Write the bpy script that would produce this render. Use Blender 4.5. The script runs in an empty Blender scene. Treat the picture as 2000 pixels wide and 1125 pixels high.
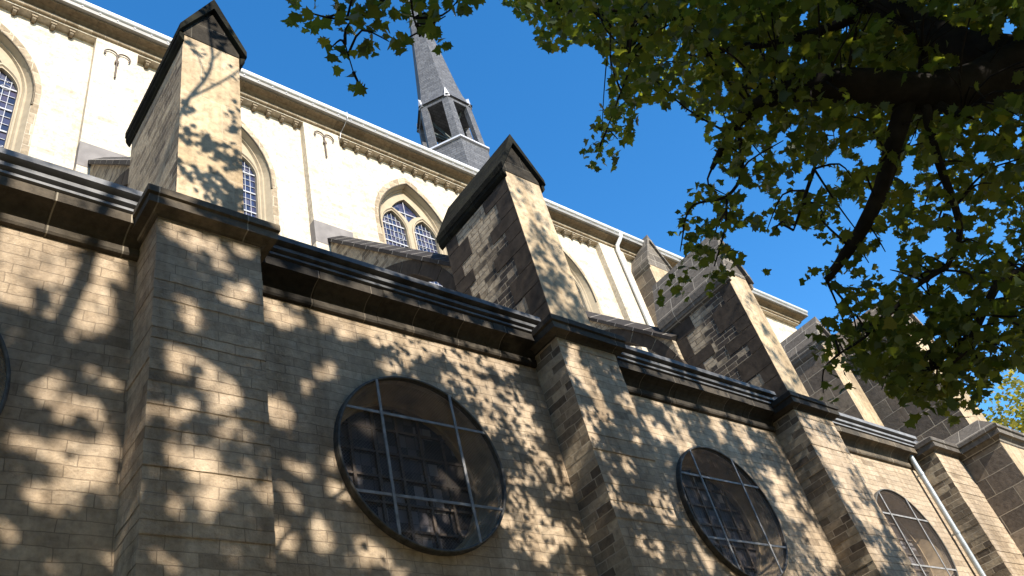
import bpy, math, random
import numpy as np
from mathutils import Vector, Matrix

rnd = random.Random(7)
npr = np.random.default_rng(11)
S = bpy.context.scene
COL = S.collection

# ------------------------------------------------------------------ camera, sky, sun, exposure
F_PX = 1624.82                      # focal length in pixels of the 2000 px wide picture
RIGHT = Vector((0.77191738, -0.59429252, -0.22574313))
DOWN = Vector((0.25883847, 0.61813909, -0.7422309))
FWD = Vector((0.58064293, 0.51450993, 0.63097807))
EYE = Vector((0.0, -8.0, 1.6))
cam = bpy.data.cameras.new('camera')
cam.sensor_width = 36.0
cam.lens = F_PX / 2000 * 36.0
cam.clip_start = 0.05
cam.clip_end = 3000
co = bpy.data.objects.new('camera', cam)
COL.objects.link(co)
m = Matrix.Identity(4)
for i in range(3):
    m[i][0] = RIGHT[i]; m[i][1] = -DOWN[i]; m[i][2] = -FWD[i]; m[i][3] = EYE[i]
co.matrix_world = m
S.camera = co

TO_SUN = Vector((-0.12, -1.0, 0.63)).normalized()
w = bpy.data.worlds.new('World')
S.world = w
w.use_nodes = True
wn = w.node_tree
bg = wn.nodes['Background']
sky = wn.nodes.new('ShaderNodeTexSky')
sky.sky_type = 'NISHITA'
sky.sun_disc = False
sky.sun_elevation = math.asin(TO_SUN.z)
sky.sun_rotation = math.atan2(TO_SUN.x, TO_SUN.y)
sky.altitude = 300
sky.air_density = 1.0
sky.dust_density = 0.15
sky.ozone_density = 2.0
tint = wn.nodes.new('ShaderNodeHueSaturation')
tint.inputs['Saturation'].default_value = 1.34
tint.inputs['Value'].default_value = 1.6
wn.links.new(sky.outputs[0], tint.inputs['Color'])
wn.links.new(tint.outputs[0], bg.inputs[0])
bg.inputs[1].default_value = 0.108
sl = bpy.data.lights.new('sun', 'SUN')
sl.energy = 5.0
sl.angle = math.radians(0.55)
sl.color = (1.0, 0.925, 0.83)
so = bpy.data.objects.new('sun', sl)
COL.objects.link(so)
so.rotation_euler = (-TO_SUN).to_track_quat('-Z', 'Y').to_euler()
so.location = (-4, -40, 30)
S.view_settings.view_transform = 'Standard'
S.view_settings.look = 'None'
S.view_settings.exposure = 0.95
S.view_settings.gamma = 1
S.cycles.max_bounces = 6
S.cycles.transparent_max_bounces = 12


def at(px, py, dist):
    """point seen at a pixel of the 2000 px picture, at a distance from the eye"""
    d = RIGHT * ((px - 1000) / F_PX) + DOWN * ((py - 562.5) / F_PX) + FWD
    return EYE + d.normalized() * dist


# ------------------------------------------------------------------ materials
def new_mat(name):
    mt = bpy.data.materials.new(name)
    mt.use_nodes = True
    nt = mt.node_tree
    return mt, nt, nt.nodes['Principled BSDF']


def N(nt, typ, **kw):
    n = nt.nodes.new(typ)
    for k, v in kw.items():
        if k.startswith('_'):
            n.inputs[k[1:].replace('_', ' ')].default_value = v
        else:
            setattr(n, k, v)
    return n


def ramp(nt, stops, interp='LINEAR'):
    r = nt.nodes.new('ShaderNodeValToRGB')
    e = r.color_ramp.elements
    r.color_ramp.interpolation = interp
    while len(e) > 1:
        e.remove(e[-1])
    e[0].position = stops[0][0]
    e[0].color = (*stops[0][1], 1)
    for p, c in stops[1:]:
        x = e.new(p)
        x.color = (*c, 1)
    return r


def mix(nt, a, b, fac, blend='MIX'):
    n = nt.nodes.new('ShaderNodeMix')
    n.data_type = 'RGBA'
    n.blend_type = blend
    for sock, v in ((n.inputs[0], fac), (n.inputs[6], a), (n.inputs[7], b)):
        if hasattr(v, 'is_output') or isinstance(v, bpy.types.NodeSocket):
            nt.links.new(v, sock)
        elif isinstance(v, tuple):
            sock.default_value = (*v, 1)
        else:
            sock.default_value = v
    return n.outputs[2]


def masonry(name, stops, mortar, bw, rh, ms=0.012, bump=0.5, stain=(0.05, 0.045, 0.035), stain_amt=0.35,
            rough=0.9, pit=0.5, wob=0.03, stain_scale=0.7, stain_lo=0.5, smooth=0.2, second=None, spec=0.2, mott=0.8, streak=0.0):
    mt, nt, b = new_mat(name)
    L = nt.links.new
    uv = N(nt, 'ShaderNodeUVMap')
    geo = N(nt, 'ShaderNodeNewGeometry')
    nw = N(nt, 'ShaderNodeTexNoise', _Scale=3.0, _Detail=2.0)
    L(geo.outputs['Position'], nw.inputs['Vector'])
    sub = N(nt, 'ShaderNodeVectorMath', operation='SUBTRACT')
    sub.inputs[1].default_value = (0.5, 0.5, 0.5)
    L(nw.outputs['Color'], sub.inputs[0])
    sc = N(nt, 'ShaderNodeVectorMath', operation='SCALE')
    sc.inputs[3].default_value = wob
    L(sub.outputs[0], sc.inputs[0])
    add = N(nt, 'ShaderNodeVectorMath', operation='ADD')
    L(uv.outputs[0], add.inputs[0]); L(sc.outputs[0], add.inputs[1])
    br = N(nt, 'ShaderNodeTexBrick', _Scale=1.0, offset=0.5, squash=0.75, squash_frequency=3)
    br.inputs['Color1'].default_value = (0, 0, 0, 1)
    br.inputs['Color2'].default_value = (1, 1, 1, 1)
    br.inputs['Mortar'].default_value = (0.5, 0.5, 0.5, 1)
    br.inputs['Mortar Size'].default_value = ms
    br.inputs['Mortar Smooth'].default_value = smooth
    br.inputs['Brick Width'].default_value = bw
    br.inputs['Row Height'].default_value = rh
    L(add.outputs[0], br.inputs['Vector'])
    rp = ramp(nt, stops)
    L(br.outputs['Color'], rp.inputs[0])
    base = rp.outputs[0]
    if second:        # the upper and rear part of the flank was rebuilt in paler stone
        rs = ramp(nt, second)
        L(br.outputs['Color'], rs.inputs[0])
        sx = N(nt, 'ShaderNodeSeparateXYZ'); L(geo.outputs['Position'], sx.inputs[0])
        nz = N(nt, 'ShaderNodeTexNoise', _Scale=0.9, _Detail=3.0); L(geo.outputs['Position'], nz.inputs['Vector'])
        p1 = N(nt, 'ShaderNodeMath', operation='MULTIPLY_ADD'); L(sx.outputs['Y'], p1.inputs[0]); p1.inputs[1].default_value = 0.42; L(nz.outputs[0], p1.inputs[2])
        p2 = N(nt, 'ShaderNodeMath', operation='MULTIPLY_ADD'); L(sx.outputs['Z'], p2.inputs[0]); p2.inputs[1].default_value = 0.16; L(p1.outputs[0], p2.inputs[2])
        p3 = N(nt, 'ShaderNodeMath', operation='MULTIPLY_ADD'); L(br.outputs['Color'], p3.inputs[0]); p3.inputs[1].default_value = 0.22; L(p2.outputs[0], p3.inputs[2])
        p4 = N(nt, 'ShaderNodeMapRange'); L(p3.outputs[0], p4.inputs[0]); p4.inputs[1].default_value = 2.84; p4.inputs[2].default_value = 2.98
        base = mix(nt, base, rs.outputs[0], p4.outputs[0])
    # blotches inside each stone
    n1 = N(nt, 'ShaderNodeTexNoise', _Scale=9.0, _Detail=6.0, _Roughness=0.65)
    L(geo.outputs['Position'], n1.inputs['Vector'])
    r1 = ramp(nt, [(0.28, (0.52, 0.50, 0.48)), (0.5, (1.0, 1.0, 1.0)), (0.72, (1.38, 1.36, 1.33))])
    L(n1.outputs[0], r1.inputs[0])
    c = mix(nt, base, r1.outputs[0], mott, 'MULTIPLY')
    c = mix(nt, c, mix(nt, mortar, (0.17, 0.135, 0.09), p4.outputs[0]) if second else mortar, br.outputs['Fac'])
    # weather stains with a shape of their own
    n2 = N(nt, 'ShaderNodeTexNoise', _Scale=stain_scale, _Detail=7.0, _Roughness=0.62)
    L(geo.outputs['Position'], n2.inputs['Vector'])
    r2 = ramp(nt, [(stain_lo, (0, 0, 0)), (stain_lo + 0.2, (1, 1, 1))])
    L(n2.outputs[0], r2.inputs[0])
    mm = N(nt, 'ShaderNodeMath', operation='MULTIPLY')
    L(r2.outputs[0], mm.inputs[0]); mm.inputs[1].default_value = stain_amt
    c = mix(nt, c, stain, mm.outputs[0])
    if streak:        # old rain run-off
        mp = N(nt, 'ShaderNodeMapping')
        mp.inputs['Scale'].default_value = (2.6, 2.6, 0.22)
        L(geo.outputs['Position'], mp.inputs['Vector'])
        n5 = N(nt, 'ShaderNodeTexNoise', _Scale=1.0, _Detail=5.0, _Roughness=0.6); L(mp.outputs[0], n5.inputs['Vector'])
        r5 = ramp(nt, [(0.42, (1, 1, 1)), (0.66, (0.52, 0.48, 0.42))]); L(n5.outputs[0], r5.inputs[0])
        n6 = N(nt, 'ShaderNodeTexNoise', _Scale=0.45, _Detail=3.0); L(geo.outputs['Position'], n6.inputs['Vector'])
        r6 = ramp(nt, [(0.35, (0.86, 0.85, 0.84)), (0.65, (1.1, 1.08, 1.04))]); L(n6.outputs[0], r6.inputs[0])
        c = mix(nt, c, r5.outputs[0], streak, 'MULTIPLY')
        c = mix(nt, c, r6.outputs[0], min(1.0, streak * 1.6), 'MULTIPLY')
    L(c, b.inputs['Base Color'])
    b.inputs['Roughness'].default_value = rough
    b.inputs['Specular IOR Level'].default_value = spec
    # relief
    n3 = N(nt, 'ShaderNodeTexNoise', _Scale=38.0, _Detail=5.0, _Roughness=0.7)
    L(geo.outputs['Position'], n3.inputs['Vector'])
    a1 = N(nt, 'ShaderNodeMath', operation='MULTIPLY')
    L(br.outputs['Fac'], a1.inputs[0]); a1.inputs[1].default_value = -1.0
    a2 = N(nt, 'ShaderNodeMath', operation='MULTIPLY_ADD')
    L(n3.outputs[0], a2.inputs[0]); a2.inputs[1].default_value = pit
    L(a1.outputs[0], a2.inputs[2])
    a3 = N(nt, 'ShaderNodeMath', operation='MULTIPLY_ADD')
    L(br.outputs['Color'], a3.inputs[0]); a3.inputs[1].default_value = 0.35
    L(a2.outputs[0], a3.inputs[2])
    a4 = N(nt, 'ShaderNodeMath', operation='MULTIPLY_ADD')
    L(n1.outputs[0], a4.inputs[0]); a4.inputs[1].default_value = 0.9
    L(a3.outputs[0], a4.inputs[2])
    bp = N(nt, 'ShaderNodeBump', _Strength=bump, _Distance=0.02)
    L(a4.outputs[0], bp.inputs['Height'])
    L(bp.outputs[0], b.inputs['Normal'])
    return mt


def plain(name, col, rough=0.6, metal=0.0, var=0.25, scale=6.0, bump=0.0, spec=0.4):
    mt, nt, b = new_mat(name)
    L = nt.links.new
    geo = N(nt, 'ShaderNodeNewGeometry')
    n1 = N(nt, 'ShaderNodeTexNoise', _Scale=scale, _Detail=6.0, _Roughness=0.6)
    L(geo.outputs['Position'], n1.inputs['Vector'])
    r1 = ramp(nt, [(0.3, tuple(x * (1 - var) for x in col)), (0.7, tuple(min(1, x * (1 + var)) for x in col))])
    L(n1.outputs[0], r1.inputs[0])
    L(r1.outputs[0], b.inputs['Base Color'])
    b.inputs['Roughness'].default_value = rough
    b.inputs['Metallic'].default_value = metal
    b.inputs['Specular IOR Level'].default_value = spec
    if bump:
        bp = N(nt, 'ShaderNodeBump', _Strength=bump, _Distance=0.02)
        L(n1.outputs[0], bp.inputs['Height'])
        L(bp.outputs[0], b.inputs['Normal'])
    return mt


M_aisle = masonry('tuff_brick', [(0.0, (0.27, 0.208, 0.142)), (0.05, (0.41, 0.322, 0.225)), (0.5, (0.455, 0.36, 0.252)), (1.0, (0.505, 0.405, 0.29))],
                  (0.29, 0.227, 0.158), 0.52, 0.145, ms=0.0055, bump=0.85, mott=0.65, stain=(0.17, 0.135, 0.095), stain_amt=0.42, stain_lo=0.54, wob=0.06, pit=1.3, streak=0.6)
M_nave = masonry('pale_tuff_brick', [(0.0, (0.42, 0.355, 0.265)), (0.12, (0.515, 0.45, 0.35)), (1.0, (0.56, 0.495, 0.395))],
                 (0.49, 0.425, 0.33), 0.5, 0.16, ms=0.007, bump=0.35, stain=(0.52, 0.42, 0.28), stain_amt=0.35, streak=0.22)
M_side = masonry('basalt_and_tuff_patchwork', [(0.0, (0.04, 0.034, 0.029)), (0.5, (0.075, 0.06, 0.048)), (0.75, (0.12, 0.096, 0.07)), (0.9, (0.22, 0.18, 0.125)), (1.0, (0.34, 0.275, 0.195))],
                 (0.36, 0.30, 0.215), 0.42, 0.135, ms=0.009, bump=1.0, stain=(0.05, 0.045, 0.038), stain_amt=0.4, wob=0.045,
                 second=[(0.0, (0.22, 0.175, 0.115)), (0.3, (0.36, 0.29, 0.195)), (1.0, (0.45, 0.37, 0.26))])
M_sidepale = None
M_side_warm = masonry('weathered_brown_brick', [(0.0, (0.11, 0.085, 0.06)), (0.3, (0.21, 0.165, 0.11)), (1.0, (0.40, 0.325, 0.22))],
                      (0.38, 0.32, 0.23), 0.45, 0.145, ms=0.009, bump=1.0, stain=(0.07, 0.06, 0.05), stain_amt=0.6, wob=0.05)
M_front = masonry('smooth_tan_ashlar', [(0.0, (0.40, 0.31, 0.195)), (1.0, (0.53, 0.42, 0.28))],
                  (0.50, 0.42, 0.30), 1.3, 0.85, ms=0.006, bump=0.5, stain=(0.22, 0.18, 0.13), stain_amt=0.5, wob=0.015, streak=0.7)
M_greystone = masonry('grey_ashlar', [(0.0, (0.085, 0.073, 0.06)), (1.0, (0.15, 0.13, 0.105))],
                      (0.36, 0.32, 0.255), 0.85, 0.42, ms=0.010, bump=0.5, stain=(0.1, 0.09, 0.075), stain_amt=0.4, wob=0.01)
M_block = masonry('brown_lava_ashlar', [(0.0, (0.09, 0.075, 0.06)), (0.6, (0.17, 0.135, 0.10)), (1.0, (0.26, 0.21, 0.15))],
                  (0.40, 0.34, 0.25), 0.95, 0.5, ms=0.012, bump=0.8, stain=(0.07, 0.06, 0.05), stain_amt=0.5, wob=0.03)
M_darkash = masonry('dark_lava_coping', [(0.0, (0.026, 0.022, 0.019)), (1.0, (0.055, 0.047, 0.04))],
                    (0.40, 0.36, 0.30), 0.75, 3.0, ms=0.012, bump=0.4, stain=(0.04, 0.036, 0.03), stain_amt=0.5, wob=0.01)
M_crust = masonry('black_crusted_stone', [(0.0, (0.025, 0.022, 0.018)), (1.0, (0.05, 0.044, 0.035))],
                  (0.11, 0.1, 0.08), 1.1, 0.7, ms=0.006, bump=0.6, spec=0.03, stain=(0.17, 0.14, 0.10), stain_amt=0.5, stain_scale=1.6, wob=0.02, stain_lo=0.55)
M_moss = masonry('mossy_black_coping', [(0.0, (0.010, 0.010, 0.008)), (1.0, (0.022, 0.021, 0.016))],
                 (0.03, 0.03, 0.022), 1.0, 0.5, ms=0.008, bump=0.6, spec=0.03, stain=(0.035, 0.034, 0.02), stain_amt=0.7, stain_scale=2.2, wob=0.02)
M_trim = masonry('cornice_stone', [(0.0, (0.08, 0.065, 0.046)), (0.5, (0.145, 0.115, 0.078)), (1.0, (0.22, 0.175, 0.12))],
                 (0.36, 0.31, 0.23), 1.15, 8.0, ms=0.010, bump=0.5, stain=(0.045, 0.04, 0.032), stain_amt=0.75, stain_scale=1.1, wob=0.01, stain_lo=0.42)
M_trimshade = masonry('shade_dark_cornice_stone', [(0.0, (0.022, 0.019, 0.015)), (0.5, (0.04, 0.034, 0.026)), (1.0, (0.075, 0.062, 0.046))],  # cornice stone recoloured near-black: shade of the middle bays painted in
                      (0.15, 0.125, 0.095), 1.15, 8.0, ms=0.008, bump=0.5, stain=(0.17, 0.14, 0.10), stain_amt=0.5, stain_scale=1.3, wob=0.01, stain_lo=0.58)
M_navetrim = masonry('tan_cornice_stone', [(0.0, (0.15, 0.115, 0.075)), (1.0, (0.24, 0.185, 0.12))],  # brown stone, its colour darkened further for the shade under the gutter
                     (0.12, 0.1, 0.07), 1.4, 8.0, ms=0.010, bump=0.4, stain=(0.15, 0.12, 0.085), stain_amt=0.4, wob=0.01)
M_surround = masonry('window_surround_stone', [(0.0, (0.24, 0.185, 0.12)), (0.6, (0.33, 0.26, 0.175)), (1.0, (0.42, 0.345, 0.24))],
                     (0.55, 0.47, 0.35), 0.34, 0.4, ms=0.006, bump=0.3, stain=(0.3, 0.24, 0.17), stain_amt=0.3, wob=0.01)
M_springer = plain('pale_grey_stone', (0.20, 0.18, 0.165), 0.9, var=0.2, scale=2.5, bump=0.3, spec=0.15)
M_corbel = plain('brown_corbel_stone', (0.21, 0.165, 0.11), 0.9, var=0.25, scale=6, bump=0.3, spec=0.15)
M_tracery = plain('tracery_stone', (0.35, 0.285, 0.195), 0.85, var=0.12, scale=4, bump=0.2, spec=0.2)
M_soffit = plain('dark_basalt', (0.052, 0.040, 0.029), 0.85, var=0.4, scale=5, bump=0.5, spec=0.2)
M_reveal = plain('reveal_plaster', (0.30, 0.225, 0.14), 0.9, var=0.5, scale=2.5, bump=0.3, spec=0.2)
M_slate = masonry('slate', [(0.0, (0.075, 0.077, 0.083)), (0.5, (0.10, 0.102, 0.108)), (1.0, (0.125, 0.127, 0.133))],
                  (0.05, 0.05, 0.055), 0.34, 0.17, ms=0.012, bump=0.9, stain=(0.2, 0.2, 0.2), stain_amt=0.1, rough=0.7, pit=0.2, mott=0.35, wob=0.02)
M_zinc = plain('zinc_sheet', (0.19, 0.19, 0.19), 0.65, 0.0, 0.3, 3.0, spec=0.2)
M_zincshade = plain('shade_dark_zinc', (0.10, 0.10, 0.10), 0.6, 0.0, 0.5, 3.5, spec=0.15)  # darker copy of the zinc, with the middle bays' shade in its colour
M_gapshade = plain('gap_shade', (0.015, 0.015, 0.016), 0.6, 0.2, 0.3, 4.0)  # near-black fill standing in for the shade between the eaves strips
M_gutter = plain('grey_gutter_board', (0.24, 0.23, 0.21), 0.6, 0.2, 0.2, 2.0)
M_white = plain('white_gutter_paint', (0.66, 0.66, 0.64), 0.45, 0.0, 0.1, 2.0)
M_galv = plain('galvanised_pipe', (0.34, 0.37, 0.37), 0.42, 0.5, 0.2, 7.0)
M_iron = plain('wrought_iron', (0.10, 0.075, 0.055), 0.7, 0.3, 0.4, 20.0)
M_hoop = plain('dark_hoop_iron', (0.085, 0.08, 0.07), 0.6, 0.0, 0.4, 12.0, spec=0.15)
M_bar = plain('grey_iron_bar', (0.24, 0.235, 0.225), 0.65, 0.0, 0.35, 8.0, spec=0.15)
M_leadline = plain('lead_came', (0.36, 0.36, 0.37), 0.6, 0.0, 0.15, 9.0)
M_copper = plain('dark_bronze', (0.045, 0.055, 0.05), 0.6, 0.3, 0.3, 8.0)
M_leadflash = plain('lead_flashing', (0.48, 0.48, 0.50), 0.5, 0.2, 0.15, 5.0)
M_ground = masonry('cobbled_paving', [(0.0, (0.19, 0.145, 0.088)), (1.0, (0.29, 0.22, 0.13))], (0.12, 0.092, 0.058), 0.22, 0.15, ms=0.012,
                   bump=0.6, stain=(0.05, 0.05, 0.04), stain_amt=0.4)


def glass_mat(name, stops, bw, rh, rough=0.12, spec=0.6):
    mt, nt, b = new_mat(name)
    L = nt.links.new
    uv = N(nt, 'ShaderNodeUVMap')
    br = N(nt, 'ShaderNodeTexBrick', _Scale=1.0, offset=0.0)
    br.inputs['Color1'].default_value = (0, 0, 0, 1)
    br.inputs['Color2'].default_value = (1, 1, 1, 1)
    br.inputs['Mortar Size'].default_value = 0.004
    br.inputs['Brick Width'].default_value = bw
    br.inputs['Row Height'].default_value = rh
    L(uv.outputs[0], br.inputs['Vector'])
    rp = ramp(nt, stops)
    L(br.outputs['Color'], rp.inputs[0])
    L(rp.outputs[0], b.inputs['Base Color'])
    b.inputs['Roughness'].default_value = rough
    b.inputs['Specular IOR Level'].default_value = spec
    geo = N(nt, 'ShaderNodeNewGeometry')
    n1 = N(nt, 'ShaderNodeTexNoise', _Scale=6.0, _Detail=2.0)
    L(geo.outputs['Position'], n1.inputs['Vector'])
    ad = N(nt, 'ShaderNodeMath', operation='MULTIPLY_ADD')
    L(br.outputs['Color'], ad.inputs[0]); ad.inputs[1].default_value = 0.6
    L(n1.outputs[0], ad.inputs[2])
    bp = N(nt, 'ShaderNodeBump', _Strength=0.25, _Distance=0.02)
    L(ad.outputs[0], bp.inputs['Height'])
    L(bp.outputs[0], b.inputs['Normal'])
    return mt


M_blueglass = glass_mat('blue_leaded_glass', [(0.0, (0.014, 0.018, 0.036)), (0.5, (0.03, 0.038, 0.08)), (0.8, (0.055, 0.045, 0.07)), (1.0, (0.085, 0.09, 0.12))], 0.14, 0.26)
M_darkglass = glass_mat('dark_stained_glass', [(0.0, (0.018, 0.015, 0.014)), (0.5, (0.05, 0.042, 0.04)), (0.8, (0.09, 0.08, 0.082)), (1.0, (0.19, 0.175, 0.17))], 0.16, 0.2, 0.55, 0.25)


def mesh_mat():
    mt, nt, b = new_mat('rusty_wire_mesh')
    L = nt.links.new
    uv = N(nt, 'ShaderNodeUVMap')
    outs = []
    for sgn in (1, -1):
        mp = N(nt, 'ShaderNodeMapping')
        mp.inputs['Rotation'].default_value = (0, 0, sgn * math.radians(45))
        L(uv.outputs[0], mp.inputs['Vector'])
        wv = N(nt, 'ShaderNodeTexWave', _Scale=9.0, _Distortion=0.0)
        L(mp.outputs[0], wv.inputs['Vector'])
        gt = N(nt, 'ShaderNodeMath', operation='GREATER_THAN')
        gt.inputs[1].default_value = 0.975
        L(wv.outputs['Fac'], gt.inputs[0])
        outs.append(gt)
    mx = N(nt, 'ShaderNodeMath', operation='MAXIMUM')
    L(outs[0].outputs[0], mx.inputs[0]); L(outs[1].outputs[0], mx.inputs[1])
    tr = N(nt, 'ShaderNodeBsdfTransparent')
    ms = N(nt, 'ShaderNodeMixShader')
    L(mx.outputs[0], ms.inputs[0]); L(tr.outputs[0], ms.inputs[1]); L(b.outputs[0], ms.inputs[2])
    b.inputs['Base Color'].default_value = (0.13, 0.105, 0.085, 1)
    b.inputs['Roughness'].default_value = 0.7
    L(ms.outputs[0], nt.nodes['Material Output'].inputs['Surface'])
    return mt


M_mesh = mesh_mat()


def leaf_mat(name, lo, hi, tl, th):
    mt, nt, b = new_mat(name)
    L = nt.links.new
    at_ = N(nt, 'ShaderNodeAttribute', attribute_name='tint')
    r1 = ramp(nt, [(0.0, lo), (0.8, hi), (1.0, (hi[0] * 2.2, hi[1] * 1.35, hi[2]))])
    r2 = ramp(nt, [(0.0, tl), (0.8, th), (1.0, (th[0] * 1.5, th[1], th[2]))])
    L(at_.outputs['Fac'], r1.inputs[0]); L(at_.outputs['Fac'], r2.inputs[0])
    L(r1.outputs[0], b.inputs['Base Color'])
    b.inputs['Roughness'].default_value = 0.45
    b.inputs['Specular IOR Level'].default_value = 0.35
    tb = N(nt, 'ShaderNodeBsdfTranslucent')
    L(r2.outputs[0], tb.inputs['Color'])
    ms = N(nt, 'ShaderNodeMixShader')
    ms.inputs[0].default_value = 0.42
    L(b.outputs[0], ms.inputs[1]); L(tb.outputs[0], ms.inputs[2])
    L(ms.outputs[0], nt.nodes['Material Output'].inputs['Surface'])
    return mt


M_leaf = leaf_mat('maple_leaf', (0.016, 0.030, 0.009), (0.05, 0.075, 0.016), (0.12, 0.19, 0.02), (0.42, 0.44, 0.03))
M_leafy = leaf_mat('yellowing_leaf', (0.09, 0.11, 0.02), (0.20, 0.17, 0.03), (0.3, 0.3, 0.03), (0.5, 0.4, 0.05))
M_bark = plain('maple_bark', (0.019, 0.016, 0.013), 0.9, 0, 0.45, 7.0, bump=0.8, spec=0.15)


# ------------------------------------------------------------------ mesh helpers
def tag(o, label=None, cat=None, group=None, kind=None):
    if label: o['label'] = label
    if cat: o['category'] = cat
    if group: o['group'] = group
    if kind: o['kind'] = kind
    return o


class MB:
    def __init__(s):
        s.v = []; s.f = []; s.m = []

    def face(s, pts, mi=0):
        i = len(s.v)
        s.v += [tuple(p) for p in pts]
        s.f.append(list(range(i, i + len(pts)))); s.m.append(mi)

    def box(s, x0, x1, y0, y1, z0, z1, mi=0):
        i = len(s.v)
        s.v += [(x, y, z) for x in (x0, x1) for y in (y0, y1) for z in (z0, z1)]
        for q in ((0, 1, 3, 2), (4, 6, 7, 5), (0, 4, 5, 1), (2, 3, 7, 6), (0, 2, 6, 4), (1, 5, 7, 3)):
            s.f.append([i + k for k in q]); s.m.append(mi)

    def loft(s, A, B, mi=0, closed=True, caps=False):
        """quads between two outlines of equal length"""
        i = len(s.v); n = len(A)
        s.v += [tuple(p) for p in A] + [tuple(p) for p in B]
        for k in range(n if closed else n - 1):
            k2 = (k + 1) % n
            s.f.append([i + k, i + k2, i + n + k2, i + n + k]); s.m.append(mi)
        if caps:
            s.f.append([i + k for k in range(n)][::-1]); s.m.append(mi)
            s.f.append([i + n + k for k in range(n)]); s.m.append(mi)

    def prism(s, prof, axis, a0, a1, mi=0):
        """closed outline extruded along an axis; prof is (y,z) for X, (x,z) for Y"""
        if axis == 'X':
            A = [(a0, p, q) for p, q in prof]; B = [(a1, p, q) for p, q in prof]
        elif axis == 'Y':
            A = [(p, a0, q) for p, q in prof]; B = [(p, a1, q) for p, q in prof]
        else:
            A = [(p, q, a0) for p, q in prof]; B = [(p, q, a1) for p, q in prof]
        s.loft(A, B, mi, True, True)

    def tube(s, pts, radii, n=8, mi=0, cap=True, wob=0.0):
        P = [Vector(p) for p in pts]
        rings = []
        up = None
        for k in range(len(P)):
            d = (P[min(k + 1, len(P) - 1)] - P[max(k - 1, 0)]).normalized()
            if up is None:
                up = d.orthogonal().normalized()
            up = (up - d * up.dot(d)).normalized()
            sd = d.cross(up)
            r = radii[k] if hasattr(radii, '__len__') else radii
            rings.append([P[k] + (up * math.cos(t) + sd * math.sin(t)) * r * (1 + (rnd.uniform(-wob, wob) if wob else 0))
                          for t in [2 * math.pi * j / n for j in range(n)]])
        i = len(s.v)
        for rg in rings:
            s.v += [tuple(p) for p in rg]
        for k in range(len(P) - 1):
            for j in range(n):
                j2 = (j + 1) % n
                s.f.append([i + k * n + j, i + k * n + j2, i + (k + 1) * n + j2, i + (k + 1) * n + j]); s.m.append(mi)
        if cap:
            s.f.append([i + j for j in range(n)][::-1]); s.m.append(mi)
            b = i + (len(P) - 1) * n
            s.f.append([b + j for j in range(n)]); s.m.append(mi)

    def build(s, name, mats, parent=None, smooth=False, uvdir=None, mat_by_normal=None):
        me = bpy.data.meshes.new(name)
        me.from_pydata(s.v, [], s.f)
        me.update()
        import bmesh
        bm = bmesh.new(); bm.from_mesh(me)
        bmesh.ops.recalc_face_normals(bm, faces=bm.faces)
        bm.to_mesh(me); bm.free()
        mats = mats if isinstance(mats, (list, tuple)) else [mats]
        for q in mats:
            me.materials.append(q)
        me.polygons.foreach_set('material_index', s.m)
        finish(me, smooth, uvdir, mat_by_normal)
        o = bpy.data.objects.new(name, me)
        COL.objects.link(o)
        if parent is not None:
            o.parent = parent
        return o


def finish(me, smooth=False, uvdir=None, mat_by_normal=None):
    uvl = me.uv_layers.new(name='UVMap')
    vs = me.vertices
    data = np.zeros((len(me.loops), 2), np.float32)
    for p in me.polygons:
        n = p.normal
        if smooth: p.use_smooth = True
        if mat_by_normal: p.material_index = mat_by_normal(n, p.center)
        ax, ay, az = abs(n.x), abs(n.y), abs(n.z)
        for li in p.loop_indices:
            c = vs[me.loops[li].vertex_index].co
            if uvdir == 'X':          # long mouldings along X
                data[li] = (c.x, 1.0)
            elif uvdir == 'YZ':       # sloping members: distance along the slope
                data[li] = (c.y * 0.68 + c.z * 0.73, c.x if az > ax else c.z * 0.68 - c.y * 0.73)
            elif uvdir == 'Y':
                data[li] = (c.y, c.z + 0.11)
            elif az > 0.8: data[li] = (c.x, c.y)
            elif ay >= ax: data[li] = (c.x, c.z)
            else: data[li] = (c.y, c.z)
    uvl.data.foreach_set('uv', data.ravel())


def plate(name, outer, holes, thick, mats, parent, plane='XZ', pos=0.0, uvdir=None, mat_by_normal=None):
    """flat plate with holes: outlines are in-plane; plane XZ -> thickness from pos to pos+thick along Y; YZ -> along X"""
    cu = bpy.data.curves.new('outline', 'CURVE')
    cu.dimensions = '2D'
    cu.fill_mode = 'BOTH'
    cu.extrude = thick / 2
    for ol in [outer] + list(holes):
        sp = cu.splines.new('POLY')
        sp.points.add(len(ol) - 1)
        for k, (a, b) in enumerate(ol):
            sp.points[k].co = (a, b, 0, 1)
        sp.use_cyclic_u = True
    ob = bpy.data.objects.new('outline', cu)
    COL.objects.link(ob)
    dg = bpy.context.evaluated_depsgraph_get()
    me = bpy.data.meshes.new_from_object(ob.evaluated_get(dg))
    bpy.data.objects.remove(ob); bpy.data.curves.remove(cu)
    me.name = name
    co = np.zeros(len(me.vertices) * 3, np.float32)
    me.vertices.foreach_get('co', co)
    co = co.reshape(-1, 3)
    if plane == 'XZ':
        new = np.stack([co[:, 0], pos + thick / 2 - co[:, 2], co[:, 1]], 1)
    else:
        new = np.stack([pos + thick / 2 + co[:, 2], co[:, 0], co[:, 1]], 1)
    me.vertices.foreach_set('co', new.astype(np.float32).ravel())
    me.update()
    mats = mats if isinstance(mats, (list, tuple)) else [mats]
    me.materials.clear()
    for q in mats: me.materials.append(q)
    for u in list(me.uv_layers): me.uv_layers.remove(u)
    finish(me, False, uvdir, mat_by_normal)
    o = bpy.data.objects.new(name, me)
    COL.objects.link(o)
    if parent is not None: o.parent = parent
    return o


def circle(cx, cz, r, n=72):
    return [(cx + r * math.cos(2 * math.pi * k / n), cz + r * math.sin(2 * math.pi * k / n)) for k in range(n)]


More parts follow.
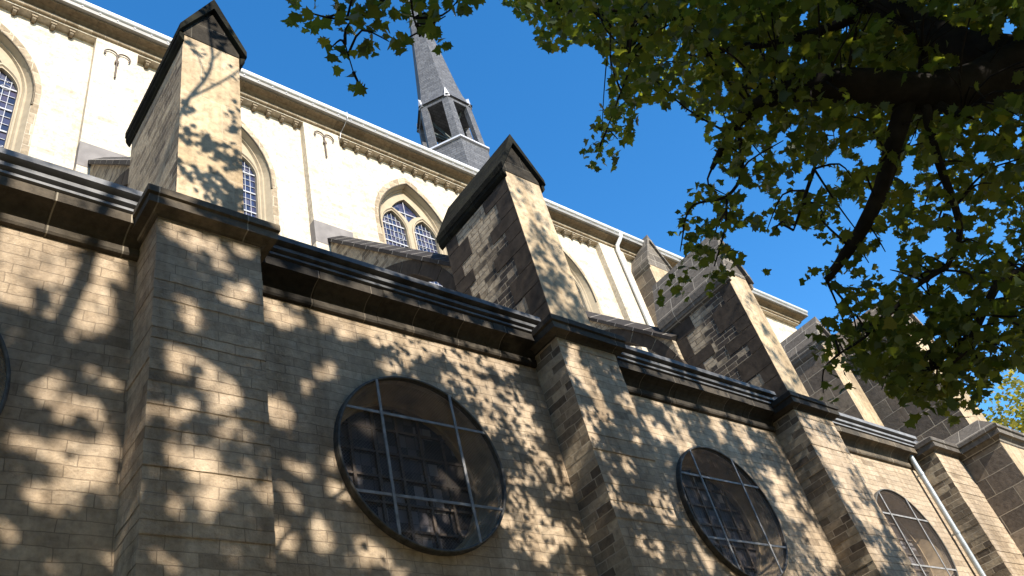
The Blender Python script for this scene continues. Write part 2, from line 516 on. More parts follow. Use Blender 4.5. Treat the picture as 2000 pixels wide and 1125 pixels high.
def gothic(cx, half, zspring, zbot, n=14, rise=None):
    """pointed arch outline, from bottom left clockwise to bottom right"""
    pts = [(cx - half, zbot)]
    R = 2 * half
    for k in range(n + 1):
        t = math.pi - (math.pi / 3) * k / n
        pts.append((cx + half + R * math.cos(t), zspring + R * math.sin(t)))
    for k in range(1, n + 1):
        t = math.pi / 3 - (math.pi / 3) * k / n
        pts.append((cx - half + R * math.cos(t), zspring + R * math.sin(t)))
    pts.append((cx + half, zbot))
    return pts


# ------------------------------------------------------------------ ground
g = MB(); g.face([(-300, -300, 0), (300, -300, 0), (300, 300, 0), (-300, 300, 0)])
tag(g.build('ground', M_ground), kind='structure')

# ------------------------------------------------------------------ the church
church = bpy.data.objects.new('church', None)
COL.objects.link(church)
tag(church, 'Gothic church of pale tuff with dappled aisle, buttress pinnacles, round windows and slate ridge turret', 'church')

PIERS = [(2.36, 3.70), (9.0, 10.42), (16.0, 17.53), (22.45, 23.97)]
WINX = [-0.13, 6.24, 13.0, 19.85]
WZ, WR = 7.25, 1.32
AX1 = 24.6

# aisle wall with its round holes
aw = plate('aisle_wall', [(-14, -0.02), (AX1, -0.02), (AX1, 10.1), (-14, 10.1)], [circle(c, WZ, WR) for c in WINX], 0.08, M_aisle, church, 'XZ', 0.0)

# round windows
win_labels = ['round window cut by the left edge of the photo', 'large round window between the two nearest piers',
              'round window in dappled shade behind the third pier', 'sunlit round window beside the galvanised downpipe']
for k, cx in enumerate(WINX):
    mb = MB()
    A = [(x, 0.08, z) for x, z in circle(cx, WZ, WR)]
    B = [(x, 0.42, z) for x, z in circle(cx, WZ, 1.22)]
    mb.loft(A, B)
    C = [(x, 0.42, z) for x, z in circle(cx, WZ, 1.17)]
    mb.loft(B, C)
    mb.loft(C, [(x, 0.52, z) for x, z in circle(cx, WZ, 1.17)])
    rw = mb.build('round_window', M_reveal, church)
    tag(rw, win_labels[k])
    gm = MB(); gm.face([(x, 0.51, z) for x, z in circle(cx, WZ, 1.19)])
    gl = gm.build('glass_pane', M_darkglass, rw)
    lm = MB()
    for t in (-0.78, -0.39, 0.0, 0.39, 0.78):
        h = math.sqrt(1.17 ** 2 - t * t) * 0.99
        lm.box(cx + t - 0.022, cx + t + 0.022, 0.465, 0.51, WZ - h, WZ + h)
        lm.box(cx - h, cx + h, 0.47, 0.505, WZ + t - 0.018, WZ + t + 0.018)
    lm.build('leading', M_iron, rw)
    # protective iron hoop standing proud of the wall, its bars and the wire mesh
    hm = MB()
    ring = [Vector((x, -0.085, z)) for x, z in circle(cx, WZ, 1.325)]
    hm.tube(ring + [ring[0]], 0.022, 8, cap=False)
    o1 = circle(cx, WZ, 1.35); i1 = circle(cx, WZ, 1.33)
    hm.loft([(x, -0.075, z) for x, z in o1], [(x, -0.001, z) for x, z in o1])
    hm.loft([(x, -0.075, z) for x, z in o1], [(x, -0.075, z) for x, z in i1])
    hm.loft([(x, -0.075, z) for x, z in i1], [(x, -0.001, z) for x, z in i1])
    hm.build('hoop', M_hoop, rw, smooth=True)
    h = math.sqrt(1.325 ** 2 - 0.622 ** 2)
    for sgn in (-1, 1):
        bm_ = MB(); bm_.box(cx + sgn * 0.622 - 0.02, cx + sgn * 0.622 + 0.02, -0.112, -0.096, WZ - h, WZ + h); bm_.build('bar', M_bar, rw)
        bm_ = MB(); bm_.box(cx - h, cx + h, -0.095, -0.080, WZ + sgn * 0.622 - 0.02, WZ + sgn * 0.622 + 0.02); bm_.build('bar', M_bar, rw)
    wm = MB(); wm.face([(x, -0.07, z) for x, z in circle(cx, WZ, 1.33)])
    wm.build('wire_mesh', M_mesh, rw)

# aisle cornice with its stepped metal eaves, one length per bay
CORN = [(0.02, 9.52), (-0.055, 9.54), (-0.075, 9.57), (-0.075, 9.65), (-0.05, 9.68), (-0.06, 9.70), (-0.09, 9.74), (-0.15, 9.79), (-0.23, 9.825), (-0.30, 9.84),
        (-0.325, 9.84), (-0.325, 9.985), (-0.30, 10.0), (0.02, 10.0)]
bays = [(-14, 2.36, 'soot-stained aisle cornice in the bay at the left edge'), (3.70, 9.0, 'shade-darkened aisle cornice between the two nearest piers'),
        (10.42, 16.0, 'dark aisle cornice between second and third pier'), (17.53, 22.45, 'sunlit aisle cornice beside the galvanised downpipe')]
for kb, (x0, x1, lb) in enumerate(bays):
    mb = MB()
    nst = int((x1 - x0) / 1.15) + 1; secs = []
    for c_ in range(nst):
        dy, dz = rnd.uniform(-0.007, 0.007), rnd.uniform(-0.007, 0.007)
        xa = x0 + (x1 - x0) * c_ / nst; xb = x0 + (x1 - x0) * (c_ + 1) / nst
        for x, ins in ((xa + 0.001, 0.010), (xa + 0.008, 0), (xb - 0.008, 0), (xb - 0.001, 0.010)):
            secs.append([(x, y + dy + (ins if y < 0 else 0), z + dz) for y, z in CORN])
    for A, B in zip(secs, secs[1:]):
        mb.loft(A, B)
    cn = mb.build('cornice', M_trimshade if kb in (1, 2) else M_trim, church, uvdir='X')
    tag(cn, lb)
    zb = MB()
    zb.box(x0, x1, -0.345, 0.0, 10.03, 10.07)
    zb.box(x0, x1, -0.385, 0.0, 10.115, 10.175)
    zb.prism([(-0.45, 10.235), (-0.45, 10.325), (-0.42, 10.345), (0.0, 10.37), (0.0, 10.235)], 'X', x0, x1)
    zb.build('eaves_strip', M_zincshade if kb in (1, 2) else M_zinc, cn)
    zb = MB(); zb.box(x0, x1, -0.27, -0.002, 10.0, 10.03); zb.box(x0, x1, -0.285, -0.002, 10.07, 10.115); zb.box(x0, x1, -0.31, -0.002, 10.175, 10.235)
    zb.build('shadow_gap', M_gapshade, cn)

# lean-to aisle roof
mb = MB(); mb.prism([(-0.30, 10.34), (6.55, 13.2), (6.55, 13.0), (-0.30, 10.18)], 'X', -14, 24.0)
mb.build('aisle_roof', M_slate, church)

# piers with their caps
pier_labels = ['nearest pier, wide and dappled, below the tallest pinnacle', 'second pier between the two dappled round windows',
               'third pier right of the second dappled round window', 'sunlit pier behind the galvanised downpipe']
for k, (x0, x1) in enumerate(PIERS):
    mb = MB()
    rings = []
    for c_ in range(68):
        j = lambda: rnd.uniform(-0.007, 0.007)
        xa, xb, yf = x0 + j(), x1 + j(), -0.66 + j()
        for z in (c_ * 0.145 + 0.003, min((c_ + 1) * 0.145, 9.8) - 0.003):
            rings.append([(xa, 0.0, z), (xa, yf, z), (xb, yf, z), (xb, 0.0, z)])
    for A, B in zip(rings, rings[1:]):
        mb.loft(A, B, closed=False)
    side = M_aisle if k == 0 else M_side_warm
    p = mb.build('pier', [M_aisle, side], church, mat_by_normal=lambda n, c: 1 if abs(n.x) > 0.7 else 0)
    tag(p, pier_labels[k])
    cm = MB()
    # cap: moulded underside then a vertical band and a sloped weathering
    def rect(o, z): return [(x0 - o, -0.66 - o, z), (x1 + o, -0.66 - o, z), (x1 + o, 0.05, z), (x0 - o, 0.05, z)]
    prof = [(0.012, 9.73), (0.03, 9.75), (0.07, 9.775), (0.13, 9.785), (0.17, 9.79), (0.17, 9.915), (0.155, 9.925), (0.20, 9.94), (0.20, 10.045), (0.19, 10.06), (-0.02, 10.16)]
    for (o1, z1), (o2, z2) in zip(prof, prof[1:]):
        cm.loft(rect(o1, z1), rect(o2, z2))
    cm.face(rect(-0.02, 10.16)); cm.face(rect(0.012, 9.73))
    cm.build('pier_cap', (M_trim, M_trimshade, M_trimshade, M_greystone)[k], p)

# the deeper block that closes the aisle on the right
mb = MB(); mb.box(23.97, 29.5, -1.79, 6.0, 0, 9.80)
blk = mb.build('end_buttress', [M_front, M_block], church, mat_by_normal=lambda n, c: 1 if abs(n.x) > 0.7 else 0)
tag(blk, 'deep ashlar buttress block at the right edge')
cm = MB()
def rect2(o, z): return [(23.97 - o, -1.79 - o, z), (29.5 + o, -1.79 - o, z), (29.5 + o, 6, z), (23.97 - o, 6, z)]
prof = [(0.012, 9.62), (0.05, 9.68), (0.12, 9.75), (0.19, 9.77), (0.19, 9.9), (0.24, 9.93), (0.24, 10.02), (-0.25, 10.5)]
for (o1, z1), (o2, z2) in zip(prof, prof[1:]):
    cm.loft(rect2(o1, z1), rect2(o2, z2))
cm.face(rect2(-0.25, 10.5))
cm.build('buttress_cap', M_greystone, blk)

# gabled pinnacles above the piers
def pinnacle(x0, x1, yf, yb, zb, ze, za, side, gable, cop, label, ov=0.09, front=M_front, copth=0.30, quoins=True, yover=0.27):
    xc = (x0 + x1) / 2
    mb = MB()
    mb.prism([(x0, zb), (x1, zb), (x1, ze), (xc, za), (x0, ze)], 'Y', yf, yb)
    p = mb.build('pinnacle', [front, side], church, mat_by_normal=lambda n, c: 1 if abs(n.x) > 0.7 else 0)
    tag(p, label)
    sl = (za - ze) / (xc - x0)
    gm = MB()
    gm.prism([(x0 + 0.002, ze - 0.12), (x1 - 0.002, ze - 0.12), (x1 - 0.002, ze), (xc, za), (x0 + 0.002, ze)], 'Y', yf - 0.012, yf + 0.06)
    gm.build('gable_stone', gable, p)
    cm = MB()
    zl = ze - ov * sl
    prof = [(x0 - ov, zl), (x0 - ov, zl + copth * 0.55), (xc, za + copth), (x1 + ov, zl + copth * 0.55), (x1 + ov, zl), (xc, za + 0.002)]
    for half in (prof[:3] + [prof[5]], [prof[2], prof[3], prof[4], prof[5]]):
        cm.prism(half, 'Y', yf - 0.11, yb + yover)
    # lower moulding under the verge
    for sg, xe in ((-1, x0), (1, x1)):
        cm.prism([(xe - sg * 0.001, zl - 0.02), (xe + sg * ov * 0.9, zl + 0.02), (xe + sg * ov * 0.8, zl - 0.10), (xe + sg * ov * 0.35, zl - 0.17), (xe - sg * 0.001, zl - 0.20)], 'Y', yf - 0.06, yb + yover * 0.9)
    cm.build('coping', cop, p)
    if quoins:
        q = MB(); z = zb; i = 0
        while z < ze - 0.3:
            hgt = rnd.choice((0.34, 0.5, 0.62)); ln = (0.42, 0.85)[i % 2] * rnd.uniform(0.85, 1.2)
            q.box(x0 - 0.012, x0 + 0.05, yf + 0.004, yf + ln, z + 0.008, min(z + hgt, ze - 0.1) - 0.008)
            ln2 = (0.75, 0.38)[i % 2] * rnd.uniform(0.8, 1.2)
            q.box(x0 - 0.012, x0 + 0.05, yb - ln2, yb - 0.004, z + 0.008, min(z + hgt, ze - 0.1) - 0.008)
            z += hgt; i += 1
        q.build('quoin_stones', M_soffit, p)
    return p

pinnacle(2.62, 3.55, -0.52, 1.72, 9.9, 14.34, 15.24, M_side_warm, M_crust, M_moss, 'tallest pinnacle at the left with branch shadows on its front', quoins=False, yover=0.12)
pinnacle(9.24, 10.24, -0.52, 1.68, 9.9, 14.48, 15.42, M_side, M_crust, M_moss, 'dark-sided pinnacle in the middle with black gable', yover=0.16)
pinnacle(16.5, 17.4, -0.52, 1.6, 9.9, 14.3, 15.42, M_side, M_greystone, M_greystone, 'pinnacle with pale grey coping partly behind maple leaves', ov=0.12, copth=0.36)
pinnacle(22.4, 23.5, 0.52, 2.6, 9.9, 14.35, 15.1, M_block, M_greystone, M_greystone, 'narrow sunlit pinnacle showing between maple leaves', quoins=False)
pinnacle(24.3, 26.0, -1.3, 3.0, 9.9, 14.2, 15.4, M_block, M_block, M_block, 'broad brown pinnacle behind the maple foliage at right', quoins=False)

# flying buttresses
def flyer(x0, x1, label, side=M_side, y_off=0.0, z_off=0.0):
    prof = [(1.7, 12.0), (1.62, 13.95), (6.45, 18.95), (6.45, 16.1)]
    arc = [(6.4 - 4.6 * math.cos(t), 11.85 + 3.85 * math.sin(t)) for t in [math.radians(a) for a in range(88, 2, -4)]]
    ol = [(1.62, 13.46), (6.45, 18.68)] + [(6.45, 16.1)] + arc + [(1.62, 12.0)]
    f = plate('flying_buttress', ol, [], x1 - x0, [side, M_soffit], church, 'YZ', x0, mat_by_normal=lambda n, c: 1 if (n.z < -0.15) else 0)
    tag(f, label)
    r = MB()
    A = [(y, z) for y, z in arc]
    outer = [(6.4 - 4.6 * 1.07 * math.cos(t) , 11.85 + 3.85 * 1.095 * math.sin(t)) for t in [math.radians(a) for a in range(88, 2, -4)]]
    for i in range(0, len(arc) - 3, 3):
        for kk in range(3):
            fa = lambda P_, k_, f_: (P_[k_][0] + (P_[k_ + 1][0] - P_[k_][0]) * f_, P_[k_][1] + (P_[k_ + 1][1] - P_[k_][1]) * f_)
            a0_, a1_ = (0.06 if kk == 0 else 0.0), (0.94 if kk == 2 else 1.0)
            q = [fa(arc, i + kk, a0_), fa(arc, i + kk, a1_), fa(outer, i + kk, a1_), fa(outer, i + kk, a0_)]
            r.prism([(a, b) for a, b in q], 'X', x0 - 0.012, x1 + 0.012)
    r.build('arch_ring', M_soffit, f)
    c = MB(); ov = 0.07; xm = (x0 + x1) / 2
    d = Vector((0, 4.83, 5.22)).normalized(); n = Vector((0, -d.z, d.y))
    def sec(y, z):
        b = Vector((0, y, z))
        return [Vector((x0 - ov, 0, 0)) + b + n * -0.01, Vector((x0 - ov, 0, 0)) + b + n * 0.08, Vector((xm, 0, 0)) + b + n * 0.27,
                Vector((x1 + ov, 0, 0)) + b + n * 0.08, Vector((x1 + ov, 0, 0)) + b + n * -0.01]
    c.loft(sec(1.62, 13.46), sec(6.42, 18.65), 0, True, True)
    c.build('coping', M_darkash, f, uvdir='YZ')
    return f

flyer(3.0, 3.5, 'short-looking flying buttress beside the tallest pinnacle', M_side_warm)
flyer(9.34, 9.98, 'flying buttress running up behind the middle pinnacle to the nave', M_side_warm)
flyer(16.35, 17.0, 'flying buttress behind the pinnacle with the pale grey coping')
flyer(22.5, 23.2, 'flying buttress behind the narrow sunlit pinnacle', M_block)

# ------------------------------------------------------------------ nave wall
NW = [0.2, 6.42, 12.80, 19.45]
NX1 = 36.6
SPR, HALF = 20.88, 1.14
nave = plate('nave_wall', [(-16, 9), (NX1, 9), (NX1, 24.3), (-16, 24.3)], [gothic(c, 1.36, 20.62, 14.2) for c in NW], 0.12, M_nave, church, 'XZ', 6.6)
PIL = [(-4.0, -2.8), (2.70, 3.80), (8.90, 10.15), (15.6, 16.8), (22.15, 23.6)]
for x0, x1 in PIL:
    mb = MB(); mb.box(x0, x1, 6.35, 6.6, 9, 23.80); mb.box(x0, x1, 6.352, 6.6, 23.8, 24.0)
    pl = mb.build('pilaster', M_nave, nave)
    gb = MB(); gb.box(x0 - 0.004, x1 + 0.004, 6.343, 6.60, 18.42, 19.28)
    gb.build('springer_stone', M_springer, nave)
# frieze between pilasters, fillet, cavetto and soffit
mb = MB()
edges = [-16] + [v for p in PIL for v in p] + [NX1]
for x0, x1 in zip(edges[0::2], edges[1::2]):
    mb.box(x0, x1, 6.36, 6.6, 23.80, 24.05)
mb.build('frieze_band', M_nave, nave)
mb = MB()
mb.prism([(6.6, 23.965), (6.305, 23.965), (6.305, 24.01), (6.285, 24.02), (6.25, 24.04), (6.19, 24.075), (6.10, 24.09), (6.0, 24.10), (6.0, 24.15), (6.6, 24.15)], 'X', -16, NX1 + 0.3)
nc = mb.build('nave_cornice', M_navetrim, nave, uvdir='X')
mb = MB(); mb.prism([(6.6, 23.862), (6.29, 23.862), (6.27, 23.88), (6.27, 23.95), (6.3, 23.962), (6.6, 23.962)], 'X', -16, NX1); mb.build('fillet', M_surround, nave, uvdir='X')
mb = MB(); mb.box(-16, NX1 + 0.5, 5.885, 6.45, 24.15, 24.33); mb.build('gutter_board', M_gutter, nave)
mb = MB(); mb.tube([(-16, 5.90, 24.40), (NX1 + 0.5, 5.90, 24.40)], 0.105, 14); mb.build('gutter', M_white, nave, smooth=True)
st = MB()
xx = -15.8
while xx < NX1:
    st.box(xx - 0.02, xx + 0.02, 5.865, 5.886, 24.235, 24.275); xx += 0.46
st.build('gutter_bracket', M_leadflash, nave)['kind'] = 'stuff'
for x0, x1 in zip(edges[0::2], edges[1::2]):
    n = max(1, int(round((x1 - x0 - 0.25) / 0.46)))
    for k in range(n):
        x = x0 + 0.30 + k * 0.46
        if x > x1 - 0.15 or x < -6 or x > 23: continue
        cb = MB()
        cb.box(x - 0.072, x + 0.072, 6.40, 6.6, 23.71, 23.798)
        cb.prism([(6.6, 23.71), (6.43, 23.71), (6.42, 23.68), (6.44, 23.64), (6.48, 23.61), (6.53, 23.61), (6.6, 23.65)], 'X', x - 0.045, x + 0.045)
        cb.build('corbel', M_corbel, nave)

mb = MB(); mb.tube([(10.25, 5.80, 24.5), (10.25, 5.83, 24.2), (10.24, 6.05, 24.05), (10.22, 6.26, 23.94), (10.2, 6.33, 23.7), (10.2, 6.58, 23.5), (10.2, 6.585, 14.0)], 0.012, 5); mb.build('lightning_wire', M_leadflash, nave)
# nave roof
mb = MB(); mb.prism([(5.95, 24.36), (13.2, 31.6), (20.4, 24.36)], 'X', -16, NX1); mb.build('nave_roof', M_slate, church)
mb = MB(); mb.box(-16, NX1 - 0.01, 7.05, 20, 9, 24.30); mb.build('nave_interior', M_soffit, church)

# pointed nave windows: surround, jambs, tracery, lead and glass
for k, cx in enumerate(NW):
    mb = MB()
    out = gothic(cx, 1.36, 20.62, 14.2); inn = gothic(cx, HALF, SPR, 14.2)
    mid = gothic(cx, 1.25, 20.76, 14.2)
    mb.loft([(x, 6.6, z) for x, z in out], [(x, 6.80, z) for x, z in mid], closed=False)
    mb.loft([(x, 6.80, z) for x, z in mid], [(x, 6.79, z) for x, z in gothic(cx, 1.20, 20.80, 14.2)], closed=False)
    mb.loft([(x, 6.79, z) for x, z in gothic(cx, 1.20, 20.80, 14.2)], [(x, 6.88, z) for x, z in inn], closed=False)
    nwd = mb.build('nave_window', M_tracery, church)
    tag(nwd, ['pointed nave window cut by the left edge of the photo', 'pointed nave window half hidden by the tallest pinnacle', 'pointed two-light nave window with star tracery', 'pointed nave window beside the white downpipe'][k])
    ol = gothic(cx, 1.53, 20.68, 14.2); il = gothic(cx, 1.365, 20.625, 14.2)
    sm = MB()
    for i in range(len(ol) - 1):
        q = [il[i], il[i + 1], ol[i + 1], ol[i]]
        sm.loft([(x, 6.592, z) for x, z in q], [(x, 6.62, z) for x, z in q], 0, True, True)
    sm.build('surround', M_surround, nwd)
    hm = MB()   # drip mould over the arch
    pts = [Vector((x, 6.585, z)) for x, z in gothic(cx, 1.37, 20.63, 20.3)]
    hm.tube(pts, 0.028, 6); hm.build('drip_mould', M_trim, nwd)
    hl = [gothic(cx - 0.61, 0.455, 20.90, 14.4), gothic(cx + 0.61, 0.455, 20.90, 14.4)]
    def q2(p0, p1, p2, n=7): return [((1 - t) ** 2 * p0[0] + 2 * t * (1 - t) * p1[0] + t * t * p2[0], (1 - t) ** 2 * p0[1] + 2 * t * (1 - t) * p1[1] + t * t * p2[1]) for t in [i / n for i in range(n)]]
    T, Rr, Bb, Ll = (cx, 22.50), (cx + 0.58, 21.88), (cx, 21.36), (cx - 0.58, 21.88)
    star = q2(T, (cx + 0.36, 22.26), Rr) + q2(Rr, (cx + 0.20, 21.74), Bb) + q2(Bb, (cx - 0.20, 21.74), Ll) + q2(Ll, (cx - 0.36, 22.26), T)
    plate('tracery', gothic(cx, HALF + 0.004, SPR, 14.2), hl + [star], 0.12, M_tracery, nwd, 'XZ', 6.87)
    # raised ribs round the lights
    rb = MB()
    for h_, r in ((hl[0], 0.04), (hl[1], 0.04)):
        big = gothic(cx - 0.61 if h_ is hl[0] else cx + 0.61, 0.51, 20.91, 14.4)
        rb.tube([Vector((x, 6.865, z)) for x, z in big], r, 6)
    rb.build('tracery_rib', M_tracery, nwd)
    gm = MB(); gm.face([(x, 6.99, z) for x, z in gothic(cx, HALF - 0.03, SPR, 14.3)]); gm.build('glass_pane', M_blueglass, nwd)
    lm = MB(); y0, y1 = 6.966, 6.984
    for s_ in (-0.6, 0.6):
        for t in (-0.3, -0.15, 0.0, 0.15, 0.3):
            lm.box(cx + s_ + t - 0.007, cx + s_ + t + 0.007, y0, y1, 14.4, 21.65)
        z = 14.6; i = 0
        while z < 21.6:
            hw = 0.024 if i % 3 == 0 else 0.008
            lm.box(cx + s_ - 0.445, cx + s_ + 0.445, y0 - (0.012 if i % 3 == 0 else 0.001), y1 - 0.002, z - hw, z + hw)
            z += 0.27; i += 1
        for (dx, dz, ra, rb_) in ((-0.20 * (1 if s_ < 0 else -1), 21.1, 0.10, 0.09), (0.16 * (1 if s_ < 0 else -1), 20.63, 0.20, 0.2)):
            pts = [Vector((cx + s_ + dx + ra * math.cos(t), y0 - 0.004, dz + rb_ * math.sin(t))) for t in [2 * math.pi * j / 20 for j in range(21)]]
            lm.tube(pts, 0.010, 5)
    lm.box(cx - 0.56, cx + 0.56, y0 - 0.01, y1, 21.85, 21.89); lm.box(cx - 0.012, cx + 0.012, y0, y1 - 0.003, 21.36, 22.48)
    lm.build('leading', M_leadline, nwd)

# wall anchors with two curled heads
def anchor(cx, zt):
    mb = MB()
    mb.tube([(cx, 6.30, zt - 1.18), (cx, 6.30, zt - 0.22)], 0.026, 6)
    mb.box(cx - 0.05, cx + 0.05, 6.27, 6.36, zt - 0.52, zt - 0.42)
    for s_ in (-1, 1):
        pts = [Vector((cx, 6.30, zt - 0.45))]
        for a in range(0, 230, 18):
            t = math.radians(180 - a)
            pts.append(Vector((cx + s_ * (0.17 + 0.165 * math.cos(t)), 6.30, zt - 0.17 + 0.165 * math.sin(t))))
        mb.tube(pts, 0.022, 6)
    mb.build('wall_anchor', M_iron, nave)
anchor(3.27, 23.42); anchor(9.58, 23.55)

# downpipes
mb = MB(); x = 23.1
pts = [(x + 0.12, 5.88, 24.34), (x + 0.12, 5.90, 24.2), (x + 0.06, 6.0, 24.02), (x, 6.16, 23.85), (x, 6.22, 23.65), (x, 6.22, 22.0), (x, 6.22, 12.6)]
mb.tube(pts, 0.085, 12); mb.build('downpipe', M_white, church, smooth=True)['label'] = 'white painted downpipe on the nave wall'
mb = MB(); x = 22.12
mb.tube([(x, -0.17, 9.82), (x, -0.17, 0.1)], 0.07, 14)
for z in (9.25, 7.6, 5.6, 3.6):
    mb.tube([(x, -0.17, z), (x, -0.17, z + 0.06)], 0.08, 14)
    mb.box(x - 0.02, x + 0.02, -0.17, 0.0, z + 0.01, z + 0.05)
mb.build('downpipe', M_galv, church)['label'] = 'galvanised downpipe beside the sunlit pier'

# gabled nave buttress by the white pipe
pinnacle(24.0, 25.5, 6.05 - 0.35, 6.7, 10, 22.85, 24.35, M_block, M_greystone, M_greystone, 'small gabled nave buttress right of the white downpipe', quoins=False, ov=0.06, yover=0.0)

# slate ridge turret
XC, YC = 22.35, 13.0
def hexa(r, z, a0=-2.08): return [(XC + r * math.cos(a0 + i * math.pi / 3), YC + r * math.sin(a0 + i * math.pi / 3), z) for i in range(6)]
mb = MB()
mb.loft(hexa(1.92, 29.0), hexa(1.84, 36.0), 0, True, True)
tur = mb.build('ridge_turret', M_slate, church)
tag(tur, 'slate-clad hexagonal ridge turret with open belfry and tall spire')
mb = MB(); mb.loft(hexa(1.86, 36.0), hexa(1.97, 36.02), caps=True); mb.loft(hexa(1.97, 36.02), hexa(1.97, 36.14)); mb.loft(hexa(1.97, 36.14), hexa(1.8, 36.2), caps=True)
mb.build('sill', M_leadflash, tur)
a0 = -2.08
for i in range(6):
    mb = MB()
    a = a0 + i * math.pi / 3
    for s_ in (-1, 1):
        an = a + s_ * math.pi / 3
        c0 = Vector((math.cos(a), math.sin(a), 0)); c1 = Vector((math.cos(an), math.sin(an), 0))
        e = (c1 - c0)
        inw = -(c0 + c1).normalized()
        ctr = Vector((XC, YC, 0))
        for (rb, zb, rt, zt) in ((1.80, 36.15, 1.66, 40.1),):
            wb, wt = 0.235, 0.22
            P = lambda r, f, z, d=0.0: ctr + (c0 + e * f) * r + inw * d + Vector((0, 0, z))
            A = [P(rb, 0, zb), P(rb, wb, zb), P(rb, wb, zb, 0.28), P(rb, 0, zb, 0.28)]
            B = [P(rt, 0, zt), P(rt, wt, zt), P(rt, wt, zt, 0.28), P(rt, 0, zt, 0.28)]
            mb.loft(A, B, 0, True, True)
    pst = mb.build('post', M_slate, tur)
    ap = MB()
    ctr = Vector((XC, YC, 0)); c0 = Vector((math.cos(a), math.sin(a), 0)); tn = Vector((-c0.y, c0.x, 0))
    b = ctr + c0 * 1.70
    ap.loft([b - tn * 0.17 + Vector((0, 0, 39.95)), b + tn * 0.17 + Vector((0, 0, 39.95)), b + Vector((0, 0, 40.75))],
            [b - tn * 0.17 - c0 * 0.5 + Vector((0, 0, 40.05)), b + tn * 0.17 - c0 * 0.5 + Vector((0, 0, 40.05)), b - c0 * 0.5 + Vector((0, 0, 40.9))], 0, True, True)
    ap.build('gablet', M_leadflash, tur)
mb = MB(); mb.loft(hexa(1.66, 39.75), hexa(1.66, 40.05), caps=True); mb.loft(hexa(1.66, 40.05), hexa(1.78, 40.08)); mb.build('lintel', M_slate, tur)
mb = MB()
prs = [(1.80, 40.04), (1.62, 40.4), (1.42, 41.2), (1.27, 42.4), (0.62, 49.5), (0.05, 56.0)]
for (r1, z1), (r2, z2) in zip(prs, prs[1:]):
    mb.loft(hexa(r1, z1), hexa(r2, z2))
mb.build('spire', M_slate, tur)
mb = MB()
for (r1, z1, r2, z2) in ((0.62, 36.75, 0.55, 36.95), (0.55, 36.95, 0.40, 37.4), (0.40, 37.4, 0.30, 37.75), (0.30, 37.75, 0.05, 37.9)):
    mb.loft([(XC + r1 * math.cos(t), YC + r1 * math.sin(t), z1) for t in [k * math.pi / 10 for k in range(20)]],
            [(XC + r2 * math.cos(t), YC + r2 * math.sin(t), z2) for t in [k * math.pi / 10 for k in range(20)]])
mb.build('bell', M_copper, tur, smooth=True)
mb = MB()
for s_ in (-1, 1):
    mb.tube([(XC + s_ * 1.2, YC - 0.5, 36.2), (XC - s_ * 1.0, YC + 0.3, 39.7)], 0.07, 6)
    mb.tube([(XC - 0.4, YC + s_ * 1.2, 36.2), (XC + 0.4, YC - s_ * 1.0, 39.7)], 0.07, 6)
mb.tube([(XC - 1.2, YC, 38.0), (XC + 1.2, YC, 38.0)], 0.09, 6)
mb.build('bell_frame', M_copper, tur)

# ------------------------------------------------------------------ maple
LEAF = np.array([(0, -0.05), (0.16, -0.02), (0.42, -0.12), (0.34, 0.06), (0.55, 0.22), (0.43, 0.33), (0.52, 0.52), (0.33, 0.50), (0.26, 0.62), (0.17, 0.60), (0.12, 0.80), (0, 0.98),
                 (-0.12, 0.80), (-0.17, 0.60), (-0.26, 0.62), (-0.33, 0.50), (-0.52, 0.52), (-0.43, 0.33), (-0.55, 0.22), (-0.34, 0.06), (-0.42, -0.12), (-0.16, -0.02)], float)
LEAF_LO = np.array([(0, 0), (0.45, -0.08), (0.5, 0.5), (0.18, 0.55), (0, 1.0), (-0.18, 0.55), (-0.5, 0.5), (-0.45, -0.08)], float)


def unit(a): return a / np.maximum(np.linalg.norm(a, axis=1, keepdims=True), 1e-9)


def leaves_mesh(name, centers, sizes, mat, shape, parent, droop=0.5, yellow=None):
    n = len(centers); K = len(shape)
    nrm = unit(np.array([0, 0, 1.0]) + npr.normal(0, 0.75, (n, 3)))
    tip = npr.normal(0, 1, (n, 3)); tip[:, 2] = -np.abs(npr.normal(droop, 0.5, n))
    tip = unit(tip)
    nrm = unit(nrm - tip * (nrm * tip).sum(1, keepdims=True))
    side = np.cross(tip, nrm)
    fold = npr.uniform(0.10, 0.65, n)[:, None]
    V = (centers[:, None, :] + sizes[:, None, None] * (shape[None, :, 0:1] * side[:, None, :] + (shape[None, :, 1:2] - 0.4) * tip[:, None, :]
         - (np.abs(shape[None, :, 0:1]) * fold[:, None] + 0.25 * fold[:, None] * (shape[None, :, 1:2] - 0.3) ** 2) * nrm[:, None, :]))
    V = V.reshape(-1, 3)
    me = bpy.data.meshes.new(name)
    me.vertices.add(n * K); me.vertices.foreach_set('co', V.astype(np.float32).ravel())
    me.loops.add(n * K); me.loops.foreach_set('vertex_index', np.arange(n * K, dtype=np.int32))
    me.polygons.add(n); me.polygons.foreach_set('loop_start', np.arange(0, n * K, K, dtype=np.int32))
    me.update(); me.validate()
    t = np.repeat(np.clip(npr.beta(1.6, 2.4, n) if yellow is None else yellow, 0, 1), K)
    a = me.attributes.new('tint', 'FLOAT', 'POINT'); a.data.foreach_set('value', t.astype(np.float32))
    me.materials.append(mat)
    o = bpy.data.objects.new(name, me); COL.objects.link(o)
    o.parent = parent
    return o


def in_poly(px, py, poly):
    ins = np.zeros(len(px), bool)
    j = len(poly) - 1
    for i in range(len(poly)):
        xi, yi = poly[i]; xj, yj = poly[j]
        c = ((yi > py) != (yj > py)) & (px < (xj - xi) * (py - yi) / (yj - yi + 1e-12) + xi)
        ins ^= c; j = i
    return ins


def project(P):
    d = P - np.array(EYE)
    z = d @ np.array(FWD)
    return 1000 + F_PX * (d @ np.array(RIGHT)) / z, 562.5 + F_PX * (d @ np.array(DOWN)) / z, z


